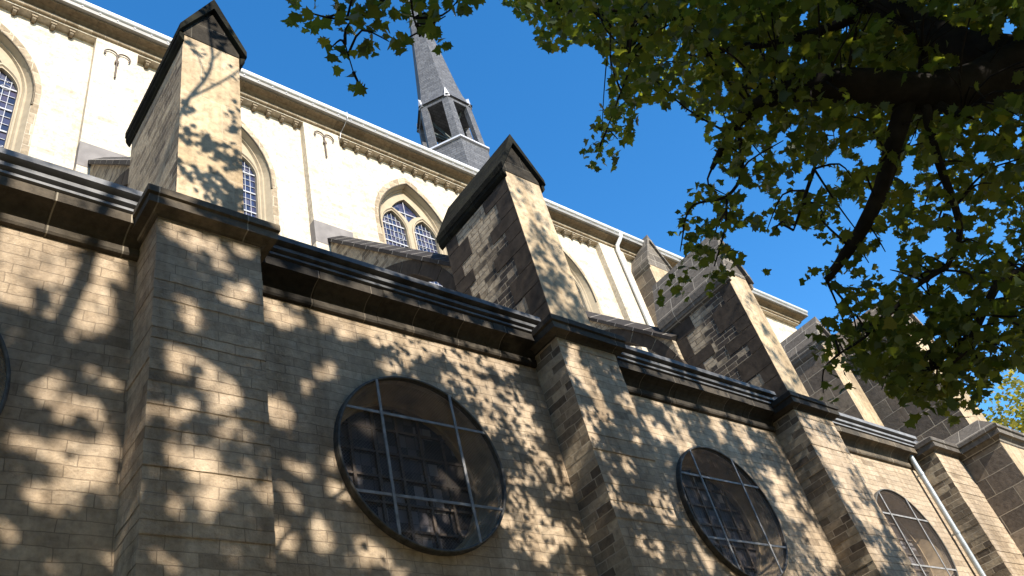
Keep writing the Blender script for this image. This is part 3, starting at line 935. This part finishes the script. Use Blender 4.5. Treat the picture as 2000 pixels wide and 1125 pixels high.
TB = Vector((11.2, -9.6, 0.0))
maple = bpy.data.objects.new('maple_tree', None); COL.objects.link(maple); maple.location = TB
tag(maple, 'big maple tree with dark limbs and green leaves spreading in from the right', 'tree')
inv = -np.array(TB)

LIMBS = []     # (points, radii)
FORK = Vector((10.4, -9.2, 6.3))
def px_path(lst): return [at(*p) for p in lst]
A = [FORK] + px_path([(2120, 90, 8.9), (2000, 128, 8.2), (1900, 168, 7.8), (1800, 182, 7.5), (1700, 170, 7.3), (1600, 168, 7.2), (1510, 190, 7.3), (1440, 240, 7.4), (1390, 330, 7.3)])
LIMBS.append((A, [0.30, 0.26, 0.215, 0.19, 0.165, 0.15, 0.125, 0.075, 0.045, 0.018]))
B = px_path([(2010, 110, 8.3), (1900, 95, 8.6), (1820, 58, 9.0), (1720, 12, 9.4), (1600, -40, 10)]); LIMBS.append((B, [0.17, 0.15, 0.135, 0.12, 0.10]))
C_ = px_path([(1772, 195, 7.4), (1748, 270, 7.2), (1728, 350, 7.1), (1692, 432, 7.0), (1650, 498, 6.9), (1614, 548, 6.9)]); LIMBS.append((C_, [0.085, 0.070, 0.064, 0.056, 0.044, 0.026]))
for lst, r0, r1 in (([(1808, 205, 7.4), (1822, 280, 7.3), (1845, 350, 7.2), (1870, 420, 7.1), (1872, 470, 7.0), (1850, 520, 7.0)], .04, .02),
                    ([(1800, 185, 7.5), (1850, 215, 7.4), (1880, 225, 7.3)], .05, .03),
                    ([(1700, 20, 9.4), (1600, 62, 9.3), (1500, 85, 9.3), (1420, 95, 9.3), (1365, 112, 9.3)], .06, .03),
                    ([(1800, 160, 7.6), (1803, 100, 7.8), (1790, 60, 8.2)], .045, .03),
                    ([(1340, 30, 11), (1160, 20, 11), (1090, 8, 11), (1040, -12, 11)], .08, .05),
                    ([(2030, 520, 7.2), (1960, 545, 7.1), (1930, 590, 7.0), (1880, 690, 6.9), (1820, 720, 6.8)], .045, .015),
                    ([(1850, 520, 7.0), (1788, 560, 6.9), (1746, 605, 6.8), (1695, 654, 6.7), (1640, 690, 6.7)], .022, .008),
                    ([(1440, 240, 7.4), (1450, 330, 7.2), (1420, 383, 7.1), (1355, 400, 7.0), (1335, 440, 7.0)], .02, .006),
                    ([(1420, 383, 7.1), (1415, 450, 7.0), (1395, 520, 6.9)], .012, .005),
                    ([(1200, 60, 8.2), (1230, 120, 8.0), (1205, 200, 7.8), (1170, 290, 7.7)], .016, .005),
                    ([(800, -60, 6.6), (735, 12, 6.5), (690, 36, 6.45), (640, 34, 6.4), (590, 20, 6.4)], .016, .005),
                    ([(690, 36, 6.45), (672, 70, 6.4), (690, 140, 6.4)], .008, .004),
                    ([(800, -60, 6.6), (805, 20, 6.5), (820, 70, 6.5)], .012, .005),
                    ([(1100, -20, 11), (900, -130, 9), (800, -60, 6.6)], .03, .016),
                    ([(1960, -30, 9), (1930, 40, 9), (1900, 90, 9)], .03, .015),
                    ([(1590, 330, 7.3), (1560, 420, 7.1), (1550, 450, 7.1)], .018, .006)):
    p = px_path(lst); LIMBS.append((p, list(np.linspace(r0, r1, len(p)))))

# crown over the path behind the camera: limbs first
def sun_pt(x, y, z, D):
    k = D / 1.0
    return Vector((x, y, z)) + Vector((-0.12, -1.0, 0.63)) * k
crown_limbs = [
    [FORK, Vector((9.2, -13.5, 10.0)), Vector((5.5, -13.5, 13.5)), Vector((1.0, -12.5, 15.5)), Vector((-2.5, -11.5, 16.5))],
    [FORK, Vector((10.5, -14.0, 10)), Vector((10.0, -15.0, 14)), Vector((9.5, -14.0, 17))],
    [FORK, Vector((6.5, -12.2, 9.5)), sun_pt(1.05, 0, 6.3, 11.2), sun_pt(1.45, 0, 7.6, 11.0), sun_pt(1.75, 0, 9.0, 10.8), sun_pt(1.9, -0.3, 10.2, 10.6), sun_pt(2.6, -0.3, 12.0, 10.6)],
    [sun_pt(1.05, 0, 6.3, 11.2), sun_pt(0.75, 0, 7.6, 11.1), sun_pt(0.72, 0, 8.6, 11.0), sun_pt(0.75, 0, 10.3, 10.8), sun_pt(0.4, 0, 12.0, 10.8)],
    [Vector((6.5, -12.2, 9.5)), Vector((2, -11.5, 10.5)), Vector((-2, -11, 11.5)), Vector((-5, -11, 12))],
    [FORK, Vector((13.0, -12, 10)), Vector((15.5, -12.5, 13.5)), Vector((16, -12.5, 16))],
    [FORK, Vector((9.6, -11.2, 8.5)), Vector((8.0, -12.0, 12.5)), Vector((6.5, -11.0, 15.5))],
]
crad = [[.26, .2, .15, .1, .05], [.24, .18, .12, .05], [.26, .19, .14, .12, .1, .08, .03], [.13, .11, .10, .08, .03], [.15, .12, .08, .03], [.22, .15, .1, .04], [.2, .16, .1, .04]]
LIMBS += list(zip(crown_limbs, crad))

def smooth_path(P, R, sub=4):
    out, rr = [], []
    n = len(P)
    for i in range(n - 1):
        p0, p1, p2, p3 = P[max(i - 1, 0)], P[i], P[i + 1], P[min(i + 2, n - 1)]
        for k in range(sub):
            t = k / sub
            out.append(0.5 * ((2 * p1) + (p2 - p0) * t + (2 * p0 - 5 * p1 + 4 * p2 - p3) * t * t + (3 * p1 - p0 - 3 * p2 + p3) * t ** 3))
            rr.append(R[i] + (R[i + 1] - R[i]) * t)
    out.append(P[-1]); rr.append(R[-1])
    return out, rr

tm = MB()
tp, tr = smooth_path([Vector((11.2, -9.6, -0.05)), Vector((11.15, -9.6, 0.8)), Vector((11.0, -9.5, 3.0)), Vector((10.7, -9.35, 5.0)), FORK, FORK + Vector((-0.2, -0.5, 0.8))], [0.62, 0.47, 0.42, 0.40, 0.38, 0.2])
tm.tube([p - TB for p in tp], tr, 16, wob=0.05)
tm.build('trunk', M_bark, maple, smooth=True)
LP = []
bmb = MB()
for P, R in LIMBS:
    sp, sr = smooth_path(P, R)
    LP += [(p, r) for p, r in zip(sp, sr)]
    big = max(R) > 0.07
    if big:
        lm = MB(); lm.tube([p - TB for p in sp], sr, 12, wob=0.07); lm.build('limb', M_bark, maple, smooth=True)
    else:
        bmb.tube([p - TB for p in sp], sr, 7, wob=0.08)
LPV = np.array([tuple(p) for p, r in LP])

# ---- leaves seen in the picture
MAIN = [(940, -60), (975, 0), (1000, 20), (1040, 50), (1058, 92), (1090, 98), (1120, 82), (1165, 88), (1185, 130), (1190, 190), (1165, 225), (1155, 255), (1132, 290), (1140, 325), (1170, 342), (1208, 322), (1205, 290), (1238, 275),
        (1245, 235), (1232, 215), (1262, 200), (1300, 212), (1330, 200), (1345, 222), (1372, 240), (1380, 275), (1395, 300), (1390, 325), (1412, 335), (1405, 365), (1340, 360), (1325, 390), (1322, 425), (1300, 450), (1318, 490),
        (1330, 520), (1300, 545), (1275, 570), (1290, 592), (1345, 585), (1400, 578), (1430, 560), (1435, 535), (1490, 545), (1502, 528), (1470, 505), (1440, 480), (1440, 440), (1475, 440), (1500, 470), (1550, 462), (1585, 440),
        (1600, 470), (1640, 490), (1610, 520), (1560, 530), (1560, 552), (1620, 560), (1648, 560), (1640, 610), (1590, 640), (1565, 660), (1570, 700), (1600, 720), (1580, 760), (1610, 800), (1650, 795), (1665, 760), (1700, 740),
        (1720, 770), (1760, 790), (1780, 850), (1790, 860), (1800, 815), (1850, 810), (1880, 850), (1900, 845), (1915, 800), (1940, 770), (1960, 720), (2050, 700), (2120, 400), (2120, -60)]
LEFT = [(550, -40), (560, 40), (580, 70), (605, 62), (625, 80), (615, 120), (655, 130), (690, 180), (718, 172), (700, 130), (690, 95), (720, 112), (750, 122), (790, 98), (810, 85), (830, 118), (860, 108), (885, 88), (868, 48), (900, 30), (938, 15), (945, -40)]
HOLES = [(1610, 345, 26, 26), (1655, 320, 22, 16), (1480, 395, 34, 20), (1430, 470, 22, 22), (1545, 455, 30, 16), (1700, 300, 22, 30), (1775, 335, 20, 34), (1735, 500, 22, 60), (1660, 420, 24, 34), (1830, 470, 22, 26), (1650, 545, 20, 14),
         (1970, 60, 18, 30), (1935, 105, 18, 16), (1530, 270, 16, 12), (1480, 300, 14, 16), (1370, 410, 26, 14), (1450, 370, 10, 14), (655, 75, 22, 22), (740, 65, 12, 10), (640, 10, 20, 10), (780, 60, 10, 10), (1560, 350, 16, 22), (1700, 390, 16, 26), (1800, 560, 14, 14), (1590, 545, 14, 10), (1345, 330, 12, 14), (1500, 430, 14, 12)]

for _ in range(150):
    hx, hy = rnd.uniform(1400, 2000), rnd.uniform(210, 640)
    if abs(hx - (1772 - (hy - 195) * 0.42)) < 30: continue
    HOLES.append((hx, hy, rnd.uniform(6, 17), rnd.uniform(6, 17)))
for _ in range(40):
    HOLES.append((rnd.uniform(1180, 2000), rnd.uniform(10, 210), rnd.uniform(5, 11), rnd.uniform(5, 11)))

def clump_leaves(nspray, box, dfun, per, spread, poly, size):
    C_, SZ, SPR_ = [], [], []
    x = npr.uniform(box[0], box[2], nspray); y = npr.uniform(box[1], box[3], nspray)
    ok = in_poly(x, y, poly)
    x, y = x[ok], y[ok]
    for u, v in zip(x, y):
        d = dfun(u, v)
        c = np.array(at(u, v, d))
        k = npr.integers(per[0], per[1])
        off = npr.normal(0, 1, (k, 3)) * spread; off[:, 2] *= 0.9
        P = c + off
        C_.append(P); SPR_.append(c)
        SZ.append(npr.uniform(size[0], size[1], k))
    if not C_: return np.zeros((0, 3)), np.zeros(0), []
    P = np.concatenate(C_); s = np.concatenate(SZ)
    u, v, z = project(P)
    ok = in_poly(u, v, poly)
    for hx, hy, rx, ry in HOLES:
        ok &= ~(((u - hx) / rx) ** 2 + ((v - hy) / ry) ** 2 < 1)
    return P[ok], s[ok], SPR_

groups = []
groups.append(clump_leaves(430, (1100, -60, 2120, 880), lambda u, v: npr.uniform(6.2, 8.4), (13, 30), 0.18, MAIN, (0.055, 0.10)))
groups.append(clump_leaves(300, (930, -60, 2120, 420), lambda u, v: npr.uniform(9.5, 13.5), (14, 26), 0.26, MAIN, (0.085, 0.14)))
groups.append(clump_leaves(120, (930, -60, 1300, 250), lambda u, v: npr.uniform(10.0, 12.5), (12, 22), 0.22, MAIN, (0.085, 0.14)))
RIGHTP = [(1640, 560), (2120, 500), (2120, 720), (1960, 720), (1900, 800), (1780, 790), (1700, 740), (1660, 700)]
groups.append(clump_leaves(150, (1640, 480, 2120, 820), lambda u, v: npr.uniform(6.4, 9.0), (14, 28), 0.18, [p for p in RIGHTP], (0.06, 0.105)))
TOPR = [(1250, -60), (2120, -60), (2120, 330), (1700, 330), (1500, 260), (1330, 180)]
groups.append(clump_leaves(200, (1250, -60, 2120, 330), lambda u, v: npr.uniform(7.2, 11.0), (14, 27), 0.22, TOPR, (0.07, 0.115)))
groups.append(clump_leaves(75, (540, -40, 950, 190), lambda u, v: npr.uniform(6.1, 6.8), (5, 11), 0.11, LEFT, (0.065, 0.12)))
P = np.concatenate([g_[0] for g_ in groups]); s = np.concatenate([g_[1] for g_ in groups])
sprays = [c for g_ in groups for c in g_[2]]
# twigs tie each spray to the wood nearby
for c in sprays:
    if rnd.random() < 0.55: continue
    dd = np.linalg.norm(LPV - c, axis=1); i = int(dd.argmin())
    if dd[i] > 1.6 or dd[i] < 0.12: continue
    mu, mv, mz = project(((LPV[i] + c) / 2)[None, :])
    if not (in_poly(mu, mv, MAIN)[0] or in_poly(mu, mv, LEFT)[0]): continue
    a = Vector(LPV[i]); b = Vector(c); mid = (a + b) / 2 + Vector((rnd.uniform(-.08, .08), rnd.uniform(-.08, .08), rnd.uniform(0.0, .15)))
    pts, rr = smooth_path([a, mid, b], [0.011, 0.008, 0.004], 3)
    bmb.tube([p - TB for p in pts], rr, 5)
# the big limbs are bare on their underside: no leaves hang between them and the path below
def clear_of_limbs(P):
    u, v, z = project(P)
    keepl = np.ones(len(P), bool)
    for lst, hw in (([(2010, 125), (1900, 168), (1800, 182), (1700, 170), (1600, 168)], (62, 46, 40, 34, 24)), ([(2010, 110), (1900, 95), (1820, 58), (1720, 12), (1640, -20)], (40, 34, 28, 24, 20)),
                    ([(1772, 195), (1748, 270), (1728, 350), (1692, 432), (1650, 498), (1614, 548)], (24, 17, 15, 13, 9, 5)), ([(1700, 20), (1600, 62), (1500, 85), (1420, 95), (1365, 112)], (14, 12, 10, 9, 6)),
                    ([(1808, 205), (1822, 280), (1845, 350), (1870, 420)], (9, 8, 7, 6))):
        for (x0, y0), (x1, y1), h0, h1 in zip(lst, lst[1:], hw, hw[1:]):
            dx, dy = x1 - x0, y1 - y0
            t = np.clip(((u - x0) * dx + (v - y0) * dy) / (dx * dx + dy * dy), 0, 1)
            keepl &= ~((np.hypot(u - x0 - t * dx, v - y0 - t * dy) < h0 + (h1 - h0) * t) & (z < 8.2) & (npr.random(len(P)) < 0.93))
    return keepl
keepl = clear_of_limbs(P)
leaves_mesh('foliage', P[keepl] + inv, s[keepl], M_leaf, LEAF, maple)

# ---- crown over and behind the viewpoint, whose shade dapples the aisle
BLOBS = [(40, 500, 50), (30, 560, 40), (150, 630, 35), (190, 590, 40), (211, 731, 25), (80, 758, 24), (90, 760, 26), (130, 800, 25), (196, 818, 18), (45, 866, 25), (105, 880, 25), (150, 910, 50), (30, 1000, 40), (100, 970, 38), (125, 1092, 25),
         (210, 870, 20), (200, 935, 32), (200, 1100, 20), (120, 440, 30), (230, 520, 22), (372, 615, 32), (467, 575, 28), (346, 710, 28), (400, 700, 28), (437, 760, 36), (300, 800, 18), (357, 800, 25), (427, 790, 22), (387, 900, 42), (420, 960, 36),
         (341, 987, 20), (346, 1087, 32), (480, 925, 20), (447, 840, 20), (348, 438, 38), (398, 478, 32), (478, 492, 18), (440, 520, 16), (532, 605, 25), (542, 800, 25), (527, 960, 25), (555, 615, 28), (635, 625, 15), (716, 630, 32), (761, 660, 34),
         (811, 680, 34), (761, 715, 18), (830, 672, 30), (922, 760, 42), (892, 690, 32), (977, 836, 38), (1002, 800, 28), (1047, 920, 25), (1012, 985, 42), (1037, 1037, 42), (636, 725, 18), (580, 945, 38), (545, 806, 28), (645, 905, 15), (600, 750, 15),
         (786, 1082, 38), (716, 1077, 28), (625, 1042, 25), (550, 1052, 28), (665, 960, 25), (715, 850, 15), (890, 950, 38), (1120, 690, 16), (1130, 720, 18), (1160, 760, 20), (1180, 800, 20), (1150, 830, 25), (1230, 905, 14), (1200, 940, 14),
         (1225, 790, 18), (1300, 990, 25), (1280, 830, 20), (1330, 870, 20), (1450, 850, 24), (1520, 940, 18), (1540, 990, 22), (1596, 1060, 25), (1400, 830, 22), (1575, 855, 20), (1630, 880, 25), (1640, 920, 25), (1696, 1010, 30), (1711, 1085, 22),
         (1660, 960, 18), (1590, 820, 14), (1270, 1070, 25), (1370, 1090, 20), (880, 590, 25), (700, 540, 22), (960, 640, 25), (1020, 690, 30), (950, 700, 26), (1090, 960, 22), (1110, 1040, 25), (1410, 760, 18), (1300, 770, 15),
         (1010, 942, 26), (1025, 862, 18), (1030, 827, 22), (1010, 787, 26), (1050, 922, 18), (1105, 932, 22), (1060, 892, 16), (1015, 1027, 42), (1065, 1042, 32), (1195, 997, 12), (1165, 1067, 22), (1160, 812, 20), (1145, 747, 18),
         (1120, 697, 18), (1225, 782, 12), (1232, 907, 12), (1280, 842, 16), (1280, 772, 16), (1325, 842, 16), (1340, 857, 14), (1360, 782, 14), (1400, 832, 14), (1450, 847, 16), (1285, 982, 16), (1295, 1002, 18), (1375, 1097, 18), (1520, 962, 14),
         (1595, 1062, 18), (1620, 1092, 18), (1655, 962, 22), (1590, 857, 16), (1615, 882, 18), (1695, 1012, 22), (1705, 1087, 16), (1470, 770, 14), (1490, 800, 12), (1560, 1010, 14), (1250, 1000, 14), (1240, 860, 10),
         (20, 480, 42), (115, 475, 38), (155, 525, 34), (180, 640, 20), (118, 560, 40), (15, 560, 36), (235, 480, 24), (110, 625, 24)]
def hit(u, v):
    d = RIGHT * ((u - 1000) / F_PX) + DOWN * ((v - 562.5) / F_PX) + FWD
    best = None
    for x0, x1 in PIERS:
        t = (-0.66 - EYE.y) / d.y
        q = EYE + d * t
        if x0 <= q.x <= x1: return q, t
    t = (0 - EYE.y) / d.y
    return EYE + d * t, t
SV = np.array((-0.12, -1.0, 0.63))
blob = []
for u, v, r in BLOBS:
    q, t = hit(u, v)
    blob.append((q.x - 0.12 * q.y, q.z + 0.63 * q.y, r * t * 1.0 / F_PX * (1.15 if q.x < 5 else 1.26)))   # slide to the wall plane along the sun
for u, v, rad in ((20, 330, 45), (90, 345, 26), (150, 370, 40), (240, 400, 30), (50, 420, 22), (130, 440, 26), (225, 455, 18), (530, 500, 16), (600, 525, 14), (650, 540, 18), (705, 570, 16), (750, 560, 20), (800, 592, 16), (860, 612, 20), (905, 622, 16),
                  (955, 650, 20), (1005, 665, 18), (560, 540, 12), (690, 580, 14), (1235, 700, 16), (1290, 712, 20), (1345, 742, 16), (1400, 752, 20), (1450, 772, 18), (1490, 785, 14), (1330, 770, 12), (470, 430, 18), (380, 415, 20), (1080, 625, 8), (1200, 660, 12)):
    d = RIGHT * ((u - 1000) / F_PX) + DOWN * ((v - 562.5) / F_PX) + FWD
    t = (-0.42 - EYE.y) / d.y
    q = EYE + d * t
    blob.append((q.x - 0.12 * q.y, q.z + 0.63 * q.y, rad * t / F_PX * 1.75))
blob = np.array(blob)
NS = 20000
tx = npr.uniform(-7.5, 17.9, NS); tz = npr.uniform(2.6, 10.35, NS)
lowf = np.sin(tx * 0.9 + 1.3) * np.sin(tz * 1.1 + tx * 0.4) * 0.5 + 0.5
keep = npr.random(NS) < (0.72 + 0.28 * lowf)
keep &= ~((tx > 15.9) & (npr.random(NS) < (tx - 15.9) / 2.6 + 0.05))
tx, tz = tx[keep], tz[keep]
D = npr.uniform(10.5, 17.0, len(tx))
near = (tx > 5.0) & (npr.random(len(tx)) < np.clip((tx - 5.0) / 4.0, 0, 0.8))
D[near] = npr.uniform(5.2, 9.2, near.sum())
cen = np.stack([tx, np.zeros_like(tx), tz], 1) + SV * D[:, None]
k = 9
P2 = (cen[:, None, :] + npr.normal(0, 0.2, (len(cen), k, 3))).reshape(-1, 3)
tt = -P2[:, 1]
wx = P2[:, 0] - SV[0] * tt; wz = P2[:, 2] - SV[2] * tt
ok = np.ones(len(P2), bool)
rr_ = npr.random(len(P2))
for bx, bz, br in blob:
    dd = np.hypot(wx - bx, wz - bz); an = np.arctan2(wz - bz, wx - bx); f1, f2 = npr.uniform(0, 6.28, 2)
    ok &= ~((dd < br * (0.95 + 0.28 * np.sin(2 * an + f1) + 0.2 * np.sin(5 * an + f2)) + 0.03) & (rr_ < 0.97))
pu, pv, pz = project(P2)
inframe = (pz > 0) & (pu > -40) & (pu < 2040) & (pv > -40) & (pv < 1165)
inm = in_poly(pu, pv, MAIN)
for hx, hy, rx, ry in HOLES:
    inm &= ~(((pu - hx) / rx) ** 2 + ((pv - hy) / ry) ** 2 < 1)
ok &= ~(inframe & ~inm)
ok &= (wz < 10.2 + 0.25 * np.sin(wx * 1.7))
P2 = P2[ok]
# unseen lower skirt added to the crown, shading the boughs and cutting sky fill
NL = 17000
lx = npr.uniform(-12.0, 28.0, NL); lz = npr.uniform(-5.0, 2.8, NL); lD = npr.uniform(9.6, 14.0, NL)
c3 = np.stack([lx, np.zeros(NL), lz], 1) + SV * lD[:, None]
gap = (np.sin(lx * 2.1 + 0.5) * np.sin(lz * 2.6 + lx * 0.7) + 0.5 * np.sin(lx * 4.7 - lz * 3.9)) > -0.02
c3 = c3[(c3[:, 2] > 2.6) & ~(gap & (lx > 1.5) & (lx < 15) & ~((lx > 3.6) & (lx < 10.5) & (lz > -0.4) & (lz < 2.4)))]
c3 = c3[np.hypot(c3[:, 0], c3[:, 1] + 8.0) > 2.2]
P3 = (c3[:, None, :] + npr.normal(0, 0.22, (len(c3), 8, 3))).reshape(-1, 3)
P2 = np.concatenate([P2, P3])
pu, pv, pz = project(P2)
inframe2 = (pz > 0) & (pu > -60) & (pu < 2060) & (pv > -60) & (pv < 1180)
thin = ~(inframe2 & ((npr.random(len(P2)) < 0.6) | ~clear_of_limbs(P2)))
P2 = P2[thin]; inframe2 = inframe2[thin]
leaves_mesh('foliage', P2 + inv, np.where(inframe2, npr.uniform(0.055, 0.10, len(P2)), npr.uniform(0.11, 0.18, len(P2))), M_leaf, LEAF_LO, maple)

# ---- sparse near sprays whose sharper shadows fall on the two nearest pinnacles
tw = []
def spray_at(x, y, z, D, n, sp):
    n = int(n * (1.7 if D < 6 else 2.7))
    c = np.array(sun_pt(x, y, z, D)); tw.append(c + npr.normal(0, 1, (n, 3)) * sp)
for (x, z, n) in ((2.75, 11.75, 12), (3.0, 11.7, 16), (3.2, 11.5, 18), (3.45, 11.45, 16), (3.4, 11.8, 8), (2.8, 10.95, 8), (2.95, 10.85, 16), (3.2, 10.95, 22), (3.4, 10.8, 22), (3.3, 10.55, 18), (3.5, 10.5, 14), (3.05, 10.6, 8), (3.5, 12.3, 8), (2.75, 12.3, 5), (3.45, 12.7, 6), (3.1, 13.2, 3), (3.2, 14.6, 8), (3.0, 14.9, 8), (3.35, 14.5, 6), (2.8, 13.9, 5), (3.5, 13.8, 4)):
    spray_at(x, -0.52, z, 5.2, n, (0.10, 0.12, 0.075))
for (x, z, n) in ((9.5, 13.6, 7), (9.9, 13.2, 9), (9.6, 12.7, 8), (10.0, 12.2, 10), (9.5, 11.9, 12), (9.8, 11.4, 14), (10.0, 10.8, 12), (9.5, 11.0, 14), (9.3, 10.6, 10), (10.1, 11.6, 8), (9.7, 14.2, 5), (9.4, 12.3, 8), (9.6, 10.4, 22), (9.9, 10.3, 22), (9.4, 11.4, 14), (9.7, 11.6, 14), (10.1, 11.0, 14), (9.6, 14.9, 6), (9.8, 12.5, 10), (10.05, 10.6, 16), (9.3, 11.0, 12)):
    spray_at(x, -0.52, z, 10.5, n, (0.14, 0.2, 0.12))
for (x, z, n) in ((16.7, 13.0, 8), (17.0, 12.3, 10), (16.8, 11.5, 10), (17.1, 10.9, 10), (16.7, 10.5, 12), (17.2, 13.4, 5)):
    spray_at(x, -0.52, z, 11.0, n, (0.15, 0.2, 0.12))
leaves_mesh('foliage', np.concatenate(tw) + inv, npr.uniform(0.10, 0.16, sum(len(a) for a in tw)), M_leaf, LEAF, maple)
for path, r0 in (([(2.55, 11.8), (2.75, 12.6), (3.0, 13.3), (3.1, 13.9), (3.05, 14.6), (3.0, 15.4), (2.9, 16.5)], .035), ([(2.75, 12.6), (3.15, 13.2), (3.45, 13.7), (3.7, 14.2)], .025), ([(3.05, 13.7), (3.3, 14.4), (3.4, 15.0)], .018), ([(3.0, 13.3), (2.8, 14.0), (2.6, 14.4)], .015)):
    pts = [sun_pt(x, -0.52, z, 5.2) for x, z in path]
    sp, sr = smooth_path(pts, list(np.linspace(r0, r0 * 0.6, len(pts))))
    bmb.tube([p - TB for p in sp], sr, 6)
bmb.build('twigs', M_bark, maple, smooth=True)['kind'] = 'stuff'

# ------------------------------------------------------------------ yellowing tree beyond the church end
yb = Vector((41.0, 1.5, 0.0))
yt = bpy.data.objects.new('yellowing_tree', None); COL.objects.link(yt); yt.location = yb
tag(yt, 'distant tree with yellowing leaves beyond the church end at the right edge', 'tree')
mb = MB(); mb.tube([(0, 0, -0.05), (0.1, 0, 4), (0, 0.2, 9), (0.2, 0, 14)], [0.4, 0.33, 0.24, 0.08], 10)
for k in range(9):
    a = k * 2.4; z = 6 + k
    mb.tube([(0.05, 0.1, z), (1.6 * math.cos(a), 1.6 * math.sin(a), z + 1.5), (3.2 * math.cos(a), 3.2 * math.sin(a), z + 2.4)], [0.12, 0.08, 0.03], 6)
mb.build('trunk', M_bark, yt, smooth=True)
ncl = 420
dirs = unit(npr.normal(0, 1, (ncl, 3))); rad = npr.uniform(0.35, 1.0, ncl) ** 0.6
cc = dirs * rad[:, None] * np.array([4.8, 4.8, 6.0]) + np.array([0, 0, 12.0])
PP = (cc[:, None, :] + npr.normal(0, 0.4, (ncl, 22, 3))).reshape(-1, 3)
leaves_mesh('crown', PP, npr.uniform(0.16, 0.26, len(PP)), M_leafy, LEAF_LO, yt)

# ------------------------------------------------------------------ unseen second maple, added to cut sky fill on the wall
mb_ = Vector((-15.5, -11.5, 0.0))
blocker_maple = bpy.data.objects.new('maple_tree', None); COL.objects.link(blocker_maple); blocker_maple.location = mb_
tag(blocker_maple, 'unseen second maple tree, added left of the view to block sky light', 'tree')
mb = MB(); mb.tube([(0, 0, -0.05), (0.1, 0.1, 1.0), (0.1, 0, 5), (0, 0.2, 11), (0.2, 0, 18)], [0.6, 0.45, 0.38, 0.25, 0.06], 12)
for k in range(12):
    a = k * 2.4; z = 4.5 + k
    mb.tube([(0.05, 0.1, z), (2.2 * math.cos(a), 2.2 * math.sin(a), z + 1.5), (4.6 * math.cos(a), 4.6 * math.sin(a), z + 2.6)], [0.16, 0.1, 0.03], 6)
mb.build('trunk', M_bark, blocker_maple, smooth=True)
ncl = 1500
dirs = unit(npr.normal(0, 1, (ncl, 3))); rad = npr.uniform(0.25, 1.0, ncl) ** 0.5
cc = dirs * rad[:, None] * np.array([6.0, 6.6, 9.0]) + np.array([0, 0, 13.5])
cc = cc[cc[:, 2] > 4.0]
PP = (cc[:, None, :] + npr.normal(0, 0.35, (len(cc), 16, 3))).reshape(-1, 3)
leaves_mesh('crown', PP, npr.uniform(0.15, 0.24, len(PP)), M_leaf, LEAF_LO, blocker_maple)
